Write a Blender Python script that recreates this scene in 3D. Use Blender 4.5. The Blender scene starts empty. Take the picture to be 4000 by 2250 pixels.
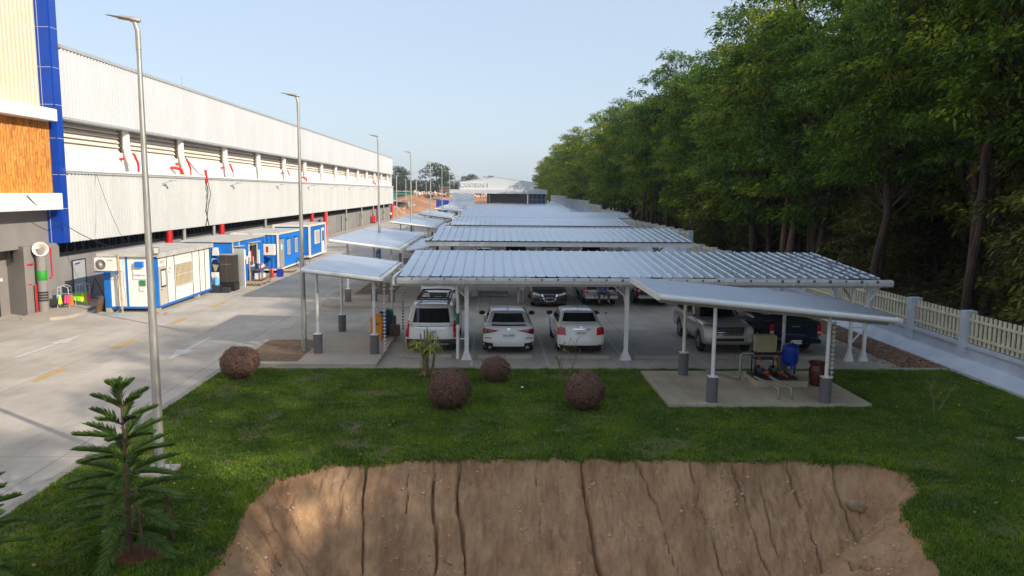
import bpy, bmesh, math, random
import numpy as np
from mathutils import Vector, Matrix
from mathutils.bvhtree import BVHTree
R = math.radians
scene = bpy.context.scene
COL = scene.collection
rnd = random.Random(7)
# ------------------------------------------------------------------ camera
yaw, pitch, roll, FPX = .02895, .1263, -.00899, 2960.0
CAM_H = 5.75
f_ = Vector((math.sin(yaw)*math.cos(pitch), math.cos(yaw)*math.cos(pitch), -math.sin(pitch)))
r_ = Vector((math.cos(yaw), -math.sin(yaw), 0))
d_ = f_.cross(r_)
r2 = math.cos(roll)*r_ + math.sin(roll)*d_
d2 = -math.sin(roll)*r_ + math.cos(roll)*d_
cd = bpy.data.cameras.new('camera'); cam = bpy.data.objects.new('camera', cd); COL.objects.link(cam)
cam.matrix_world = Matrix(((r2.x, -d2.x, -f_.x, 0), (r2.y, -d2.y, -f_.y, 0), (r2.z, -d2.z, -f_.z, CAM_H), (0, 0, 0, 1)))
cd.sensor_width = 36; cd.lens = 36*FPX/4000; cd.clip_start = .1; cd.clip_end = 6000
scene.camera = cam
# ------------------------------------------------------------------ sky, sun, exposure
SUN_EL = R(25.5); SUN_AZ = math.atan2(.80, -.60)
w = bpy.data.worlds.new('World'); scene.world = w; w.use_nodes = True
nt = w.node_tree; sky = nt.nodes.new('ShaderNodeTexSky'); sky.sky_type = 'NISHITA'; sky.sun_disc = False
sky.sun_elevation = SUN_EL; sky.sun_rotation = SUN_AZ; sky.dust_density = 1.2; sky.air_density = 1.0; sky.ozone_density = 1.5; sky.altitude = 50
bg = nt.nodes['Background']; bg.inputs[1].default_value = .14
hzm = nt.nodes.new('ShaderNodeMix'); hzm.data_type = 'RGBA'; hzm.inputs[0].default_value = .80; hzm.inputs[7].default_value = (1.90, 2.22, 2.70, 1)   # thin even haze over the clear sky
nt.links.new(sky.outputs[0], hzm.inputs[6]); nt.links.new(hzm.outputs[2], bg.inputs[0])
sd = bpy.data.lights.new('sun', 'SUN'); sd.energy = 2.5; sd.angle = R(.6); sd.color = (1, .88, .73)
sun = bpy.data.objects.new('sun', sd); COL.objects.link(sun)
sv = Vector((math.sin(SUN_AZ)*math.cos(SUN_EL), math.cos(SUN_AZ)*math.cos(SUN_EL), math.sin(SUN_EL)))
sun.rotation_euler = sv.to_track_quat('Z', 'Y').to_euler(); sun.location = (30, -30, 40)
scene.view_settings.view_transform = 'Standard'; scene.view_settings.look = 'None'
scene.view_settings.exposure = 1.08; scene.view_settings.gamma = 1
scene.render.engine = 'CYCLES'
try:
    scene.cycles.max_bounces = 8; scene.cycles.diffuse_bounces = 5; scene.cycles.transparent_max_bounces = 6
except Exception: pass

# ------------------------------------------------------------------ helpers
def tag(o, label=None, cat=None, group=None, kind=None):
    if label: o['label'] = label
    if cat: o['category'] = cat
    if group: o['group'] = group
    if kind: o['kind'] = kind
    return o
def empty(name, loc=(0, 0, 0), rz=0, label=None, cat=None, group=None):
    o = bpy.data.objects.new(name, None); COL.objects.link(o); o.location = loc; o.rotation_euler = (0, 0, rz)
    o.empty_display_size = .2
    return tag(o, label, cat, group)
def link_mesh(name, me, mats, parent=None, smooth=False):
    if not isinstance(mats, (list, tuple)): mats = [mats]
    for m in mats: me.materials.append(m)
    if smooth: me.polygons.foreach_set('use_smooth', [True]*len(me.polygons))
    o = bpy.data.objects.new(name, me); COL.objects.link(o)
    if parent: o.parent = parent
    return o
def copy_tree(o, parent=None):
    c = o.copy(); COL.objects.link(c); c.parent = parent
    for ch in list(o.children): copy_tree(ch, c)
    return c
class MB:
    def __init__(s): s.v = []; s.f = []; s.mi = []; s.cur = 0
    def quad(s, *p):
        n = len(s.v); s.v += [tuple(q) for q in p]; s.f.append(tuple(range(n, n+len(p)))); s.mi.append(s.cur); return s
    def box(s, x0, x1, y0, y1, z0, z1, M=None):
        n = len(s.v)
        P = [(x0,y0,z0),(x1,y0,z0),(x1,y1,z0),(x0,y1,z0),(x0,y0,z1),(x1,y0,z1),(x1,y1,z1),(x0,y1,z1)]
        if M: P = [tuple(M @ Vector(p)) for p in P]
        s.v += P
        for q in ((3,2,1,0),(4,5,6,7),(0,1,5,4),(1,2,6,5),(2,3,7,6),(3,0,4,7)):
            s.f.append(tuple(n+i for i in q)); s.mi.append(s.cur)
        return s
    def tube(s, path, r, n=8, cap=True, r1=None):
        path = [Vector(p) for p in path]; k = len(path)
        rs = r if isinstance(r, (list, tuple)) else [r + ((r1 if r1 is not None else r)-r)*i/max(1, k-1) for i in range(k)]
        base = len(s.v); up = None
        for i, p in enumerate(path):
            t = (path[min(i+1, k-1)]-path[max(i-1, 0)])
            if t.length < 1e-9: t = Vector((0, 0, 1))
            t.normalize()
            if up is None:
                up = Vector((0, 0, 1)) if abs(t.z) < .9 else Vector((1, 0, 0))
            a = up - t*up.dot(t)
            if a.length < 1e-6: a = Vector((1, 0, 0)) - t*t.x
            a.normalize(); up = a; b = t.cross(a)
            for j in range(n):
                an = 2*math.pi*(j+.5)/n
                s.v.append(tuple(p + (a*math.cos(an)+b*math.sin(an))*rs[i]))
        for i in range(k-1):
            for j in range(n):
                s.f.append((base+i*n+j, base+i*n+(j+1) % n, base+(i+1)*n+(j+1) % n, base+(i+1)*n+j)); s.mi.append(s.cur)
        if cap:
            s.f.append(tuple(base+j for j in reversed(range(n)))); s.mi.append(s.cur)
            s.f.append(tuple(base+(k-1)*n+j for j in range(n))); s.mi.append(s.cur)
        return s
    def lathe(s, prof, c=(0, 0, 0), n=20, M=None):
        base = len(s.v); k = len(prof)
        for (r, z) in prof:
            for j in range(n):
                a = 2*math.pi*j/n; p = Vector((c[0]+r*math.cos(a), c[1]+r*math.sin(a), c[2]+z))
                if M: p = M @ p
                s.v.append(tuple(p))
        for i in range(k-1):
            for j in range(n):
                s.f.append((base+i*n+j, base+i*n+(j+1) % n, base+(i+1)*n+(j+1) % n, base+(i+1)*n+j)); s.mi.append(s.cur)
        s.f.append(tuple(base+j for j in reversed(range(n)))); s.mi.append(s.cur)
        s.f.append(tuple(base+(k-1)*n+j for j in range(n))); s.mi.append(s.cur)
        return s
    def prism(s, poly, fn, a, b):
        """poly: 2D points; fn(u,v,w)->3D; extruded w from a to b"""
        n = len(poly); base = len(s.v)
        s.v += [tuple(fn(u, v, a)) for u, v in poly] + [tuple(fn(u, v, b)) for u, v in poly]
        for i in range(n):
            j = (i+1) % n; s.f.append((base+i, base+j, base+n+j, base+n+i)); s.mi.append(s.cur)
        s.f.append(tuple(reversed(range(base, base+n)))); s.mi.append(s.cur)
        s.f.append(tuple(range(base+n, base+2*n))); s.mi.append(s.cur)
        return s
    def build(s, name, mats, parent=None, smooth=False, bevel=0, M=None, fix=True):
        me = bpy.data.meshes.new(name); me.from_pydata(s.v, [], s.f); 
        if any(s.mi): me.polygons.foreach_set('material_index', s.mi)
        if M: me.transform(M)
        if fix or bevel:
            bm = bmesh.new(); bm.from_mesh(me)
            if bevel:
                ed = [e for e in bm.edges if len(e.link_faces) == 2 and e.calc_face_angle(0) > .6]
                bmesh.ops.bevel(bm, geom=ed, offset=bevel, segments=2, affect='EDGES', clamp_overlap=True)
            bmesh.ops.recalc_face_normals(bm, faces=bm.faces); bm.to_mesh(me); bm.free()
        o = link_mesh(name, me, mats, parent)
        if smooth:
            me.polygons.foreach_set('use_smooth', [True]*len(me.polygons))
            try: me.set_sharp_from_angle(angle=R(38))
            except Exception: pass
        return o
def np_mesh(name, V, F, k, mats, parent=None, mi=None, smooth=False):
    """V (n,3), F (m,k) numpy"""
    me = bpy.data.meshes.new(name); me.vertices.add(len(V)); me.vertices.foreach_set('co', np.asarray(V, np.float32).ravel())
    me.loops.add(F.size); me.loops.foreach_set('vertex_index', F.astype(np.int32).ravel())
    me.polygons.add(len(F)); me.polygons.foreach_set('loop_start', np.arange(0, F.size, k, dtype=np.int32))
    if mi is not None: me.polygons.foreach_set('material_index', mi.astype(np.int32))
    me.update(calc_edges=True)
    return link_mesh(name, me, mats, parent, smooth)
def ribbed(mb, L, period, h, top, fn, side=.25, both=False):
    """sheet with trapezoid ribs. fn(u, w, v): u along width 0..L, w = 0/1 ends, v = rib height"""
    us = []; u = 0
    while u < L-1e-6:
        a = period*side*.4; t = top
        for uu, hh in ((u, 0), (u+period-t-2*a, 0), (u+period-t-a, h), (u+period-a, h)):
            if uu < L: us.append((uu, hh))
        u += period
    us.append((L, 0))
    n = len(mb.v)
    for uu, hh in us: mb.v.append(tuple(fn(uu, 0, hh))); mb.v.append(tuple(fn(uu, 1, hh)))
    for i in range(len(us)-1):
        mb.f.append((n+2*i, n+2*i+2, n+2*i+3, n+2*i+1)); mb.mi.append(mb.cur)
    return mb
def text_mesh(txt, size, extrude=.0, name='lettering', mat=None, parent=None, M=None, align='CENTER'):
    cu = bpy.data.curves.new(name, 'FONT'); cu.body = txt; cu.size = size; cu.extrude = extrude; cu.align_x = align; cu.align_y = 'CENTER'; cu.resolution_u = 3
    ob = bpy.data.objects.new(name, cu); COL.objects.link(ob)
    dg = bpy.context.evaluated_depsgraph_get(); me = bpy.data.meshes.new_from_object(ob.evaluated_get(dg))
    bpy.data.objects.remove(ob)
    if M: me.transform(M)
    me.materials.clear()
    return link_mesh(name, me, mat, parent)
# ------------------------------------------------------------------ materials
def mat(name, col, rough=.6, metal=0, var=.0, vscale=3, bump=0, bscale=20, col2=None, spec=.5, coat=0, stretch=None, trans=0, emit=None, bdist=.01, isl=0):
    m = bpy.data.materials.new(name); m.use_nodes = True; t = m.node_tree; N = t.nodes; P = N['Principled BSDF']
    P.inputs['Base Color'].default_value = (*col, 1); P.inputs['Roughness'].default_value = rough; P.inputs['Metallic'].default_value = metal
    P.inputs['Specular IOR Level'].default_value = spec; P.inputs['Coat Weight'].default_value = coat
    tc = N.new('ShaderNodeTexCoord'); mp = N.new('ShaderNodeMapping'); t.links.new(tc.outputs['Object'], mp.inputs[0])
    if stretch: mp.inputs['Scale'].default_value = stretch
    last = None
    if var or col2:
        n1 = N.new('ShaderNodeTexNoise'); n1.inputs['Scale'].default_value = vscale; n1.inputs['Detail'].default_value = 6; n1.inputs['Roughness'].default_value = .62
        t.links.new(mp.outputs[0], n1.inputs[0])
        rp = N.new('ShaderNodeValToRGB'); t.links.new(n1.outputs[0], rp.inputs[0])
        c2 = col2 if col2 else tuple(max(0, c*(1-var)) for c in col); c1 = col if col2 else tuple(min(1, c*(1+var*.6)) for c in col)
        rp.color_ramp.elements[0].position = .42 if name.startswith('leaf') else .34; rp.color_ramp.elements[1].position = .60 if name.startswith('leaf') else .66
        rp.color_ramp.elements[0].color = (*c2, 1); rp.color_ramp.elements[1].color = (*c1, 1)
        last = rp.outputs[0]
    if isl:
        gm = N.new('ShaderNodeNewGeometry'); hs = N.new('ShaderNodeHueSaturation'); mr = N.new('ShaderNodeMapRange')
        t.links.new(gm.outputs['Random Per Island'], mr.inputs[0]); mr.inputs[3].default_value = 1-isl; mr.inputs[4].default_value = 1+isl
        t.links.new(mr.outputs[0], hs.inputs['Value'])
        mr2 = N.new('ShaderNodeMapRange'); t.links.new(gm.outputs['Random Per Island'], mr2.inputs[0]); mr2.inputs[3].default_value = .5+.05*isl; mr2.inputs[4].default_value = .5-.07*isl
        t.links.new(mr2.outputs[0], hs.inputs['Hue'])
        if last: t.links.new(last, hs.inputs['Color'])
        else: hs.inputs['Color'].default_value = (*col, 1)
        last = hs.outputs[0]
    if last: t.links.new(last, P.inputs['Base Color'])
    if bump:
        n2 = N.new('ShaderNodeTexNoise'); n2.inputs['Scale'].default_value = bscale; n2.inputs['Detail'].default_value = 5; t.links.new(mp.outputs[0], n2.inputs[0])
        b = N.new('ShaderNodeBump'); b.inputs['Strength'].default_value = bump; b.inputs['Distance'].default_value = bdist; t.links.new(n2.outputs[0], b.inputs['Height']); t.links.new(b.outputs[0], P.inputs['Normal'])
    if trans:
        o = N['Material Output']; tr = N.new('ShaderNodeBsdfTranslucent'); mx = N.new('ShaderNodeMixShader'); mx.inputs[0].default_value = trans
        if last: 
            br = N.new('ShaderNodeMix'); br.data_type = 'RGBA'; br.blend_type = 'MULTIPLY'; br.inputs[0].default_value = 1
            t.links.new(last, br.inputs[6]); br.inputs[7].default_value = (1.6, 1.5, .5, 1); t.links.new(br.outputs[2], tr.inputs[0])
        else: tr.inputs[0].default_value = (*col, 1)
        t.links.new(P.outputs[0], mx.inputs[1]); t.links.new(tr.outputs[0], mx.inputs[2]); t.links.new(mx.outputs[0], o.inputs[0])
    return m
MT = {}
def D(k, *a, **kw): MT[k] = mat(k, *a, **kw)
D('white_clad', (.63,.65,.66), .45, var=.06, vscale=.6, stretch=(1,1,.25)); D('white_clad_low', (.62,.635,.62), .5, var=.08, vscale=.6, stretch=(1,1,.25))
D('flash_grey', (.42,.44,.45), .5, var=.1); D('louvre', (.82,.75,.66), .6); D('white_wall', (.80,.79,.76), .6, var=.05, vscale=1)
D('grey_wall', (.27,.25,.235), .85, var=.10, vscale=.8, bump=.15, bscale=60); D('grey_wall2', (.23,.215,.205), .85, var=.1, vscale=.8)
D('cream_clad', (.66,.58,.41), .5, var=.04, vscale=1); D('blue_panel', (.004,.055,.38), .32, var=.1, vscale=.5); D('joint', (.42,.45,.55), .6)
D('red_pipe', (.62,.015,.02), .4, var=.15); D('white_pipe', (.78,.76,.73), .5, var=.06); D('glass_dark', (.015,.02,.028), .08, spec=.8); D('glass_blue', (.01,.05,.16), .15, spec=.8)
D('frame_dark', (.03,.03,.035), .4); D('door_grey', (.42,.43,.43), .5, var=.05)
D('roof_sheet', (.47,.52,.60), .27, metal=.65, var=.08, vscale=.7, bump=.05, bscale=4, bdist=.02)
D('roof_sheet2', (.60,.65,.71), .24, metal=.7, var=.07, vscale=.9, bump=.05, bscale=4, bdist=.02)
D('white_paint', (.76,.76,.74), .42, var=.08, vscale=4); D('gutter', (.52,.52,.50), .45, var=.15, vscale=2); D('steel_grey', (.35,.34,.33), .6, var=.15, vscale=4)
D('galv', (.46,.46,.43), .42, metal=.6, var=.25, vscale=5, stretch=(4,4,.4)); D('lamp_head', (.42,.40,.36), .5, metal=.3, var=.15)
D('pier_grey', (.145,.14,.145), .8, var=.12, vscale=6, bump=.2, bscale=40); D('green_band', (.01,.15,.045), .5); D('green_bright', (.03,.30,.03), .6)
D('wall_blue', (.52,.56,.62), .8, var=.13, vscale=1.3, bump=.2, bscale=25); D('picket', (.66,.60,.44), .7, var=.18, vscale=3)
D('black', (.012,.012,.012), .5); D('rubber', (.02,.02,.02), .85); D('chrome', (.75,.75,.76), .15, metal=1); D('rim', (.45,.46,.47), .3, metal=.8)
D('yellow_bin', (.85,.33,.01), .5, var=.08); D('blue_bin', (.01,.04,.35), .5); D('green_bin', (.01,.12,.04), .5)
D('cont_blue', (.005,.17,.60), .45, var=.12, vscale=1.5); D('cont_blue2', (.012,.145,.50), .5, var=.12, vscale=2); D('panel_white', (.84,.83,.76), .45, var=.05, vscale=1.5); D('cream_frame', (.78,.74,.60), .5, var=.1, vscale=2)
D('roof_pale', (.52,.50,.46), .7, var=.18, vscale=1.5); D('alu', (.62,.57,.49), .45, metal=.2); D('plastic_white', (.78,.74,.68), .5, var=.05)
D('brown_shutter', (.42,.30,.09), .7, var=.25, vscale=8); D('wood_pale', (.55,.40,.24), .8, var=.25, vscale=5); D('wood_dark', (.16,.10,.06), .8, var=.3, vscale=5); D('concrete_block', (.42,.38,.32), .9, var=.15)
D('dark_cab', (.04,.035,.028), .6, var=.3, vscale=5); D('paint_tan', (.36,.33,.20), .6, var=.08); D('tank_blue', (.005,.05,.42), .38, var=.12); D('jar', (.10,.025,.014), .35, var=.5, vscale=9)
D('pipe_galv', (.34,.34,.31), .4, metal=.6, var=.3, vscale=12); D('rust', (.22,.07,.03), .7, var=.4, vscale=12); D('brass', (.45,.22,.07), .5, metal=.4)
D('car_white', (.74,.73,.70), .22, coat=.7, var=.03, vscale=2); D('car_white2', (.78,.76,.71), .22, coat=.6); D('car_silver', (.42,.40,.37), .3, metal=.5, coat=.5); D('car_grey', (.075,.075,.08), .25, metal=.6, coat=.8)
D('car_black', (.012,.012,.015), .2, coat=.8); D('car_navy', (.006,.012,.05), .22, metal=.3, coat=.8); D('glass_car', (.008,.009,.010), .06, spec=.9)
D('lamp_red', (.45,.008,.012), .18, coat=.6); D('lamp_clear', (.55,.53,.48), .15, coat=.6); D('lamp_smoke', (.06,.01,.012), .15, coat=.6); D('plate', (.72,.72,.66), .5); D('plate_red', (.55,.05,.06), .5); D('ink', (.02,.02,.02), .6)
D('grey_plastic', (.05,.05,.05), .6)
D('skin', (.30,.14,.08), .6); D('hair', (.01,.008,.007), .6); D('shirt_blue', (.005,.13,.50), .8, var=.15, vscale=8); D('jeans', (.035,.06,.11), .9, var=.4, vscale=9); D('trouser_grey', (.34,.33,.36), .9, var=.1, vscale=9); D('shirt_white', (.7,.7,.7), .9)
D('cloth_red', (.55,.03,.04), .9); D('cloth_pink', (.8,.08,.22), .9, var=.2); D('cloth_lime', (.33,.72,.02), .9, var=.2); D('cloth_yellow', (.72,.85,.05), .9, var=.15); D('cloth_orange', (.8,.18,.01), .9, var=.2); D('cloth_blue', (.15,.45,.75), .9, var=.2); D('cloth_dark', (.03,.03,.035), .9)
D('paper', (.75,.75,.72), .7, var=.15, vscale=9); D('sign_blue', (.01,.16,.55), .4); D('sign_white', (.8,.8,.8), .5); D('cloth_tan', (.30,.25,.17), .9, var=.3, vscale=7)
D('mulch', (.24,.155,.10), .95, col2=(.09,.055,.035), vscale=9, bump=.8, bscale=30, bdist=.03, isl=.0); D('litter', (.30,.18,.10), .9, isl=.6)
D('bark', (.095,.063,.043), .95, col2=(.04,.027,.019), vscale=6, bump=.8, bscale=14, bdist=.04, stretch=(1,1,.25)); D('bark_pale', (.20,.13,.08), .95, col2=(.09,.058,.038), vscale=5, bump=.6, bscale=14, bdist=.03, stretch=(1,1,.3))
D('leaf', (.155,.265,.034), .55, col2=(.05,.115,.02), vscale=.7, trans=.42, isl=.45, spec=.3); D('leaf_yellow', (.33,.38,.04), .55, col2=(.10,.165,.022), vscale=.7, trans=.42, isl=.45, spec=.3)  # bright and dark noise tones put clump highlights and gaps into the colour
D('leaf_far', (.075,.11,.035), .6, col2=(.045,.075,.028), vscale=.3, trans=.25, isl=.4, spec=.2); D('leaf_under', (.21,.25,.045), .6, col2=(.10,.10,.035), vscale=.3, trans=.3, isl=.5, spec=.2)
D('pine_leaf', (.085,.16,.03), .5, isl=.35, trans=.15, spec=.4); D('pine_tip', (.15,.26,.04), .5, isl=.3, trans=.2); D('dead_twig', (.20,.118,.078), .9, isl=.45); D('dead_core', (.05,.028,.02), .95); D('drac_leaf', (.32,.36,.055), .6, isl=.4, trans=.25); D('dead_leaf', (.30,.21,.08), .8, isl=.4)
D('green_leaf', (.16,.30,.03), .5, isl=.3, trans=.3); D('twig', (.22,.16,.10), .9)
D('grass_blade', (.165,.270,.026), .55, col2=(.055,.130,.018), vscale=.8, isl=.45, trans=.3, spec=.3)
D('lawn_soil', (.075,.095,.022), .95, col2=(.13,.10,.045), vscale=1.2); D('stone_pale', (.36,.28,.18), .9, var=.2); D('red_soil', (.17,.06,.03), .95, var=.4, vscale=12, bump=.6, bscale=30)
D('mound', (.50,.25,.12), .95, col2=(.33,.15,.07), vscale=.25, bump=.6, bscale=3, bdist=.2); D('rubble', (.6,.48,.38), .9, isl=.5); D('corr_far', (.42,.50,.58), .5, var=.1); D('green_far', (.03,.22,.12), .6); D('shack', (.45,.40,.30), .8, var=.3)
def conc(name, col, joint=4.0, jy=6.0, stain=.16, jw=.012, warm=.0):
    m = mat(name, col, .85, bump=.12, bscale=40); t = m.node_tree; N = t.nodes; P = N['Principled BSDF']
    tc = N.new('ShaderNodeTexCoord'); 
    def noise(sc, rough=.65, st=None):
        n = N.new('ShaderNodeTexNoise'); n.inputs['Scale'].default_value = sc; n.inputs['Detail'].default_value = 7; n.inputs['Roughness'].default_value = rough
        mp = N.new('ShaderNodeMapping'); t.links.new(tc.outputs['Object'], mp.inputs[0]); 
        if st: mp.inputs['Scale'].default_value = st
        t.links.new(mp.outputs[0], n.inputs[0]); return n.outputs[0]
    rp = N.new('ShaderNodeValToRGB'); t.links.new(noise(.35), rp.inputs[0])
    e = rp.color_ramp.elements; e[0].position = .36; e[1].position = .64
    e[0].color = (*[c*(1-stain) for c in col], 1); e[1].color = (*[min(1, c*(1+stain*.5)) for c in col], 1)
    mx = N.new('ShaderNodeMix'); mx.data_type = 'RGBA'; mx.blend_type = 'MULTIPLY'; mx.inputs[0].default_value = 1
    t.links.new(rp.outputs[0], mx.inputs[6])
    r2 = N.new('ShaderNodeValToRGB'); t.links.new(noise(2.2, .75, (1, .25, 1)), r2.inputs[0]); r2.color_ramp.elements[0].position = .3; r2.color_ramp.elements[1].position = .6
    r2.color_ramp.elements[0].color = (1-stain*.8, 1-stain*.9, 1-stain, 1); r2.color_ramp.elements[1].color = (1, 1, 1, 1); t.links.new(r2.outputs[0], mx.inputs[7])
    bt = N.new('ShaderNodeTexBrick'); bt.offset = 0; bt.inputs['Scale'].default_value = 1; bt.inputs['Mortar Size'].default_value = jw; bt.inputs['Mortar Smooth'].default_value = .3
    bt.inputs['Brick Width'].default_value = joint; bt.inputs['Row Height'].default_value = jy
    bt.inputs['Color1'].default_value = (1, 1, 1, 1); bt.inputs['Color2'].default_value = (.955, .955, .95, 1); bt.inputs['Mortar'].default_value = (.45, .42, .38, 1)
    t.links.new(tc.outputs['Object'], bt.inputs[0])
    m3 = N.new('ShaderNodeMix'); m3.data_type = 'RGBA'; m3.blend_type = 'MULTIPLY'; m3.inputs[0].default_value = 1
    t.links.new(mx.outputs[2], m3.inputs[6]); t.links.new(bt.outputs[0], m3.inputs[7]); t.links.new(m3.outputs[2], P.inputs['Base Color'])
    return m
MT['road'] = conc('road', (.51,.47,.41), 4.6, 8.0, .20); MT['lot'] = conc('lot', (.42,.385,.33), 5.4, 6.0, .22); MT['walk'] = conc('walk', (.46,.41,.345), 50, 3.0, .14, .008); MT['slab'] = conc('slab', (.50,.43,.32), 2.8, 2.0, .24, .006); MT['kerb'] = conc('kerb', (.40,.36,.30), 50, 1.0, .25, .01)
D('paint_white', (.66,.65,.62), .7, col2=(.5,.48,.45), vscale=5); D('paint_white_worn', (.50,.48,.45), .8, col2=(.37,.35,.32), vscale=7); D('paint_yellow', (.62,.34,.03), .7, col2=(.52,.36,.14), vscale=6)
# soil of the pit
def soilmat():
    m = mat('pit_soil', (.3,.2,.13), .95); t = m.node_tree; N = t.nodes; P = N['Principled BSDF']; tc = N.new('ShaderNodeTexCoord')
    def noise(sc, st, det=8, rg=.65):
        mp = N.new('ShaderNodeMapping'); mp.inputs['Scale'].default_value = st; t.links.new(tc.outputs['Object'], mp.inputs[0])
        n = N.new('ShaderNodeTexNoise'); n.inputs['Scale'].default_value = sc; n.inputs['Detail'].default_value = det; n.inputs['Roughness'].default_value = rg; t.links.new(mp.outputs[0], n.inputs[0]); return n.outputs[0]
    a = noise(1.0, (1.3, .55, .55)); rp = N.new('ShaderNodeValToRGB'); t.links.new(a, rp.inputs[0]); e = rp.color_ramp.elements
    e[0].position = .3; e[0].color = (.38, .21, .115, 1); e[1].position = .72; e[1].color = (.72, .47, .27, 1); x = e.new(.5); x.color = (.58, .36, .20, 1)
    mx = N.new('ShaderNodeMix'); mx.data_type = 'RGBA'; mx.blend_type = 'MULTIPLY'; mx.inputs[0].default_value = 1; t.links.new(rp.outputs[0], mx.inputs[6])
    b = noise(6, (1.6, .5, .5), 8, .75); r2 = N.new('ShaderNodeValToRGB'); t.links.new(b, r2.inputs[0]); r2.color_ramp.elements[0].position = .33; r2.color_ramp.elements[1].position = .55
    r2.color_ramp.elements[0].color = (.76, .72, .69, 1); r2.color_ramp.elements[1].color = (1, 1, 1, 1); t.links.new(r2.outputs[0], mx.inputs[7]); t.links.new(mx.outputs[2], P.inputs['Base Color'])
    c = noise(22, (1, 1, 1), 10, .75); bp = N.new('ShaderNodeBump'); bp.inputs['Strength'].default_value = .9; bp.inputs['Distance'].default_value = .045; t.links.new(c, bp.inputs['Height'])
    bp2 = N.new('ShaderNodeBump'); bp2.inputs['Strength'].default_value = .8; bp2.inputs['Distance'].default_value = .08; t.links.new(b, bp2.inputs['Height']); t.links.new(bp.outputs[0], bp2.inputs['Normal']); t.links.new(bp2.outputs[0], P.inputs['Normal'])
    return m
MT['pit_soil'] = soilmat()
# wood cladding (orange planks)
def woodmat():
    m = mat('wood_clad', (.5,.22,.03), .55); t = m.node_tree; N = t.nodes; P = N['Principled BSDF']; tc = N.new('ShaderNodeTexCoord')
    mp = N.new('ShaderNodeMapping'); mp.inputs['Scale'].default_value = (1, 5.5, .9); t.links.new(tc.outputs['Object'], mp.inputs[0])
    n = N.new('ShaderNodeTexNoise'); n.inputs['Scale'].default_value = 2.2; n.inputs['Detail'].default_value = 8; n.inputs['Distortion'].default_value = 1.2; t.links.new(mp.outputs[0], n.inputs[0])
    rp = N.new('ShaderNodeValToRGB'); t.links.new(n.outputs[0], rp.inputs[0]); e = rp.color_ramp.elements; e[0].position = .35; e[0].color = (.34, .105, .006, 1); e[1].position = .62; e[1].color = (.66, .29, .028, 1)
    t.links.new(rp.outputs[0], P.inputs['Base Color']); return m
MT['wood_clad'] = woodmat()
# carport sheet with leaf litter lying in the pans towards the trees
def littered():
    m = mat('roof_littered', (.47,.53,.62), .28, metal=.6); t = m.node_tree; N = t.nodes; P = N['Principled BSDF']; tc = N.new('ShaderNodeTexCoord')
    def noise(sc, st, det=5, rg=.6):
        mp = N.new('ShaderNodeMapping'); mp.inputs['Scale'].default_value = st; t.links.new(tc.outputs['Object'], mp.inputs[0])
        n = N.new('ShaderNodeTexNoise'); n.inputs['Scale'].default_value = sc; n.inputs['Detail'].default_value = det; n.inputs['Roughness'].default_value = rg; t.links.new(mp.outputs[0], n.inputs[0]); return n.outputs[0]
    a = noise(4.5, (2.2, .8, 1), 5, .7)
    sx = N.new('ShaderNodeSeparateXYZ'); t.links.new(tc.outputs['Object'], sx.inputs[0])
    mr = N.new('ShaderNodeMapRange'); t.links.new(sx.outputs[0], mr.inputs[0]); mr.inputs[1].default_value = 0; mr.inputs[2].default_value = 14; mr.inputs[3].default_value = .70; mr.inputs[4].default_value = .50
    gt = N.new('ShaderNodeMath'); gt.operation = 'SUBTRACT'; t.links.new(a, gt.inputs[0]); t.links.new(mr.outputs[0], gt.inputs[1])
    ml = N.new('ShaderNodeMath'); ml.operation = 'MULTIPLY'; ml.use_clamp = True; t.links.new(gt.outputs[0], ml.inputs[0]); ml.inputs[1].default_value = 30
    rp = N.new('ShaderNodeValToRGB'); t.links.new(noise(.7, (1, 1, 1)), rp.inputs[0]); rp.color_ramp.elements[0].color = (.43, .49, .58, 1); rp.color_ramp.elements[1].color = (.52, .57, .64, 1)
    mx = N.new('ShaderNodeMix'); mx.data_type = 'RGBA'; t.links.new(ml.outputs[0], mx.inputs[0]); t.links.new(rp.outputs[0], mx.inputs[6]); mx.inputs[7].default_value = (.055, .045, .032, 1)
    t.links.new(mx.outputs[2], P.inputs['Base Color'])
    return m
MT['roof_littered'] = littered()

# ================================================================== SETTING
PIT = [(-4.35,2),(-4.35,10.8),(-4.28,11.45),(-4.5,13.1),(-4.38,14.7),(-3.5,15.6),(-1.1,15.84),(2.3,15.95),(4.4,15.78),(6.6,15.72),(8.35,15.6),(8.85,14.9),(8.5,14.0),(7.6,13.0),(7.4,12.2),(7.0,10.9),(6.6,9.5),(6.4,2)]
def seg_d(PX, PY, a, b):
    ax, ay = a; bx, by = b; dx, dy = bx-ax, by-ay; L = dx*dx+dy*dy
    t = np.clip(((PX-ax)*dx+(PY-ay)*dy)/L, 0, 1); return np.hypot(PX-ax-t*dx, PY-ay-t*dy)
def inside(PX, PY, poly):
    r = np.zeros(PX.shape, bool); n = len(poly)
    for i in range(n):
        x1, y1 = poly[i]; x2, y2 = poly[(i+1) % n]
        c = ((y1 > PY) != (y2 > PY)) & (PX < (x2-x1)*(PY-y1)/(y2-y1+1e-12)+x1); r ^= c
    return r
def vnoise(X, Y, seed=0):
    """smooth value noise"""
    def h(i, j):
        n = (i*374761393 + j*668265263 + seed*974711) & 0xffffffff; n = ((n ^ (n >> 13))*1274126177) & 0xffffffff
        return ((n ^ (n >> 16)) & 0xffff)/65535.0
    xi = np.floor(X).astype(np.int64); yi = np.floor(Y).astype(np.int64); fx = X-xi; fy = Y-yi; fx = fx*fx*(3-2*fx); fy = fy*fy*(3-2*fy)
    return (h(xi, yi)*(1-fx)+h(xi+1, yi)*fx)*(1-fy)+(h(xi, yi+1)*(1-fx)+h(xi+1, yi+1)*fx)*fy
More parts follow.
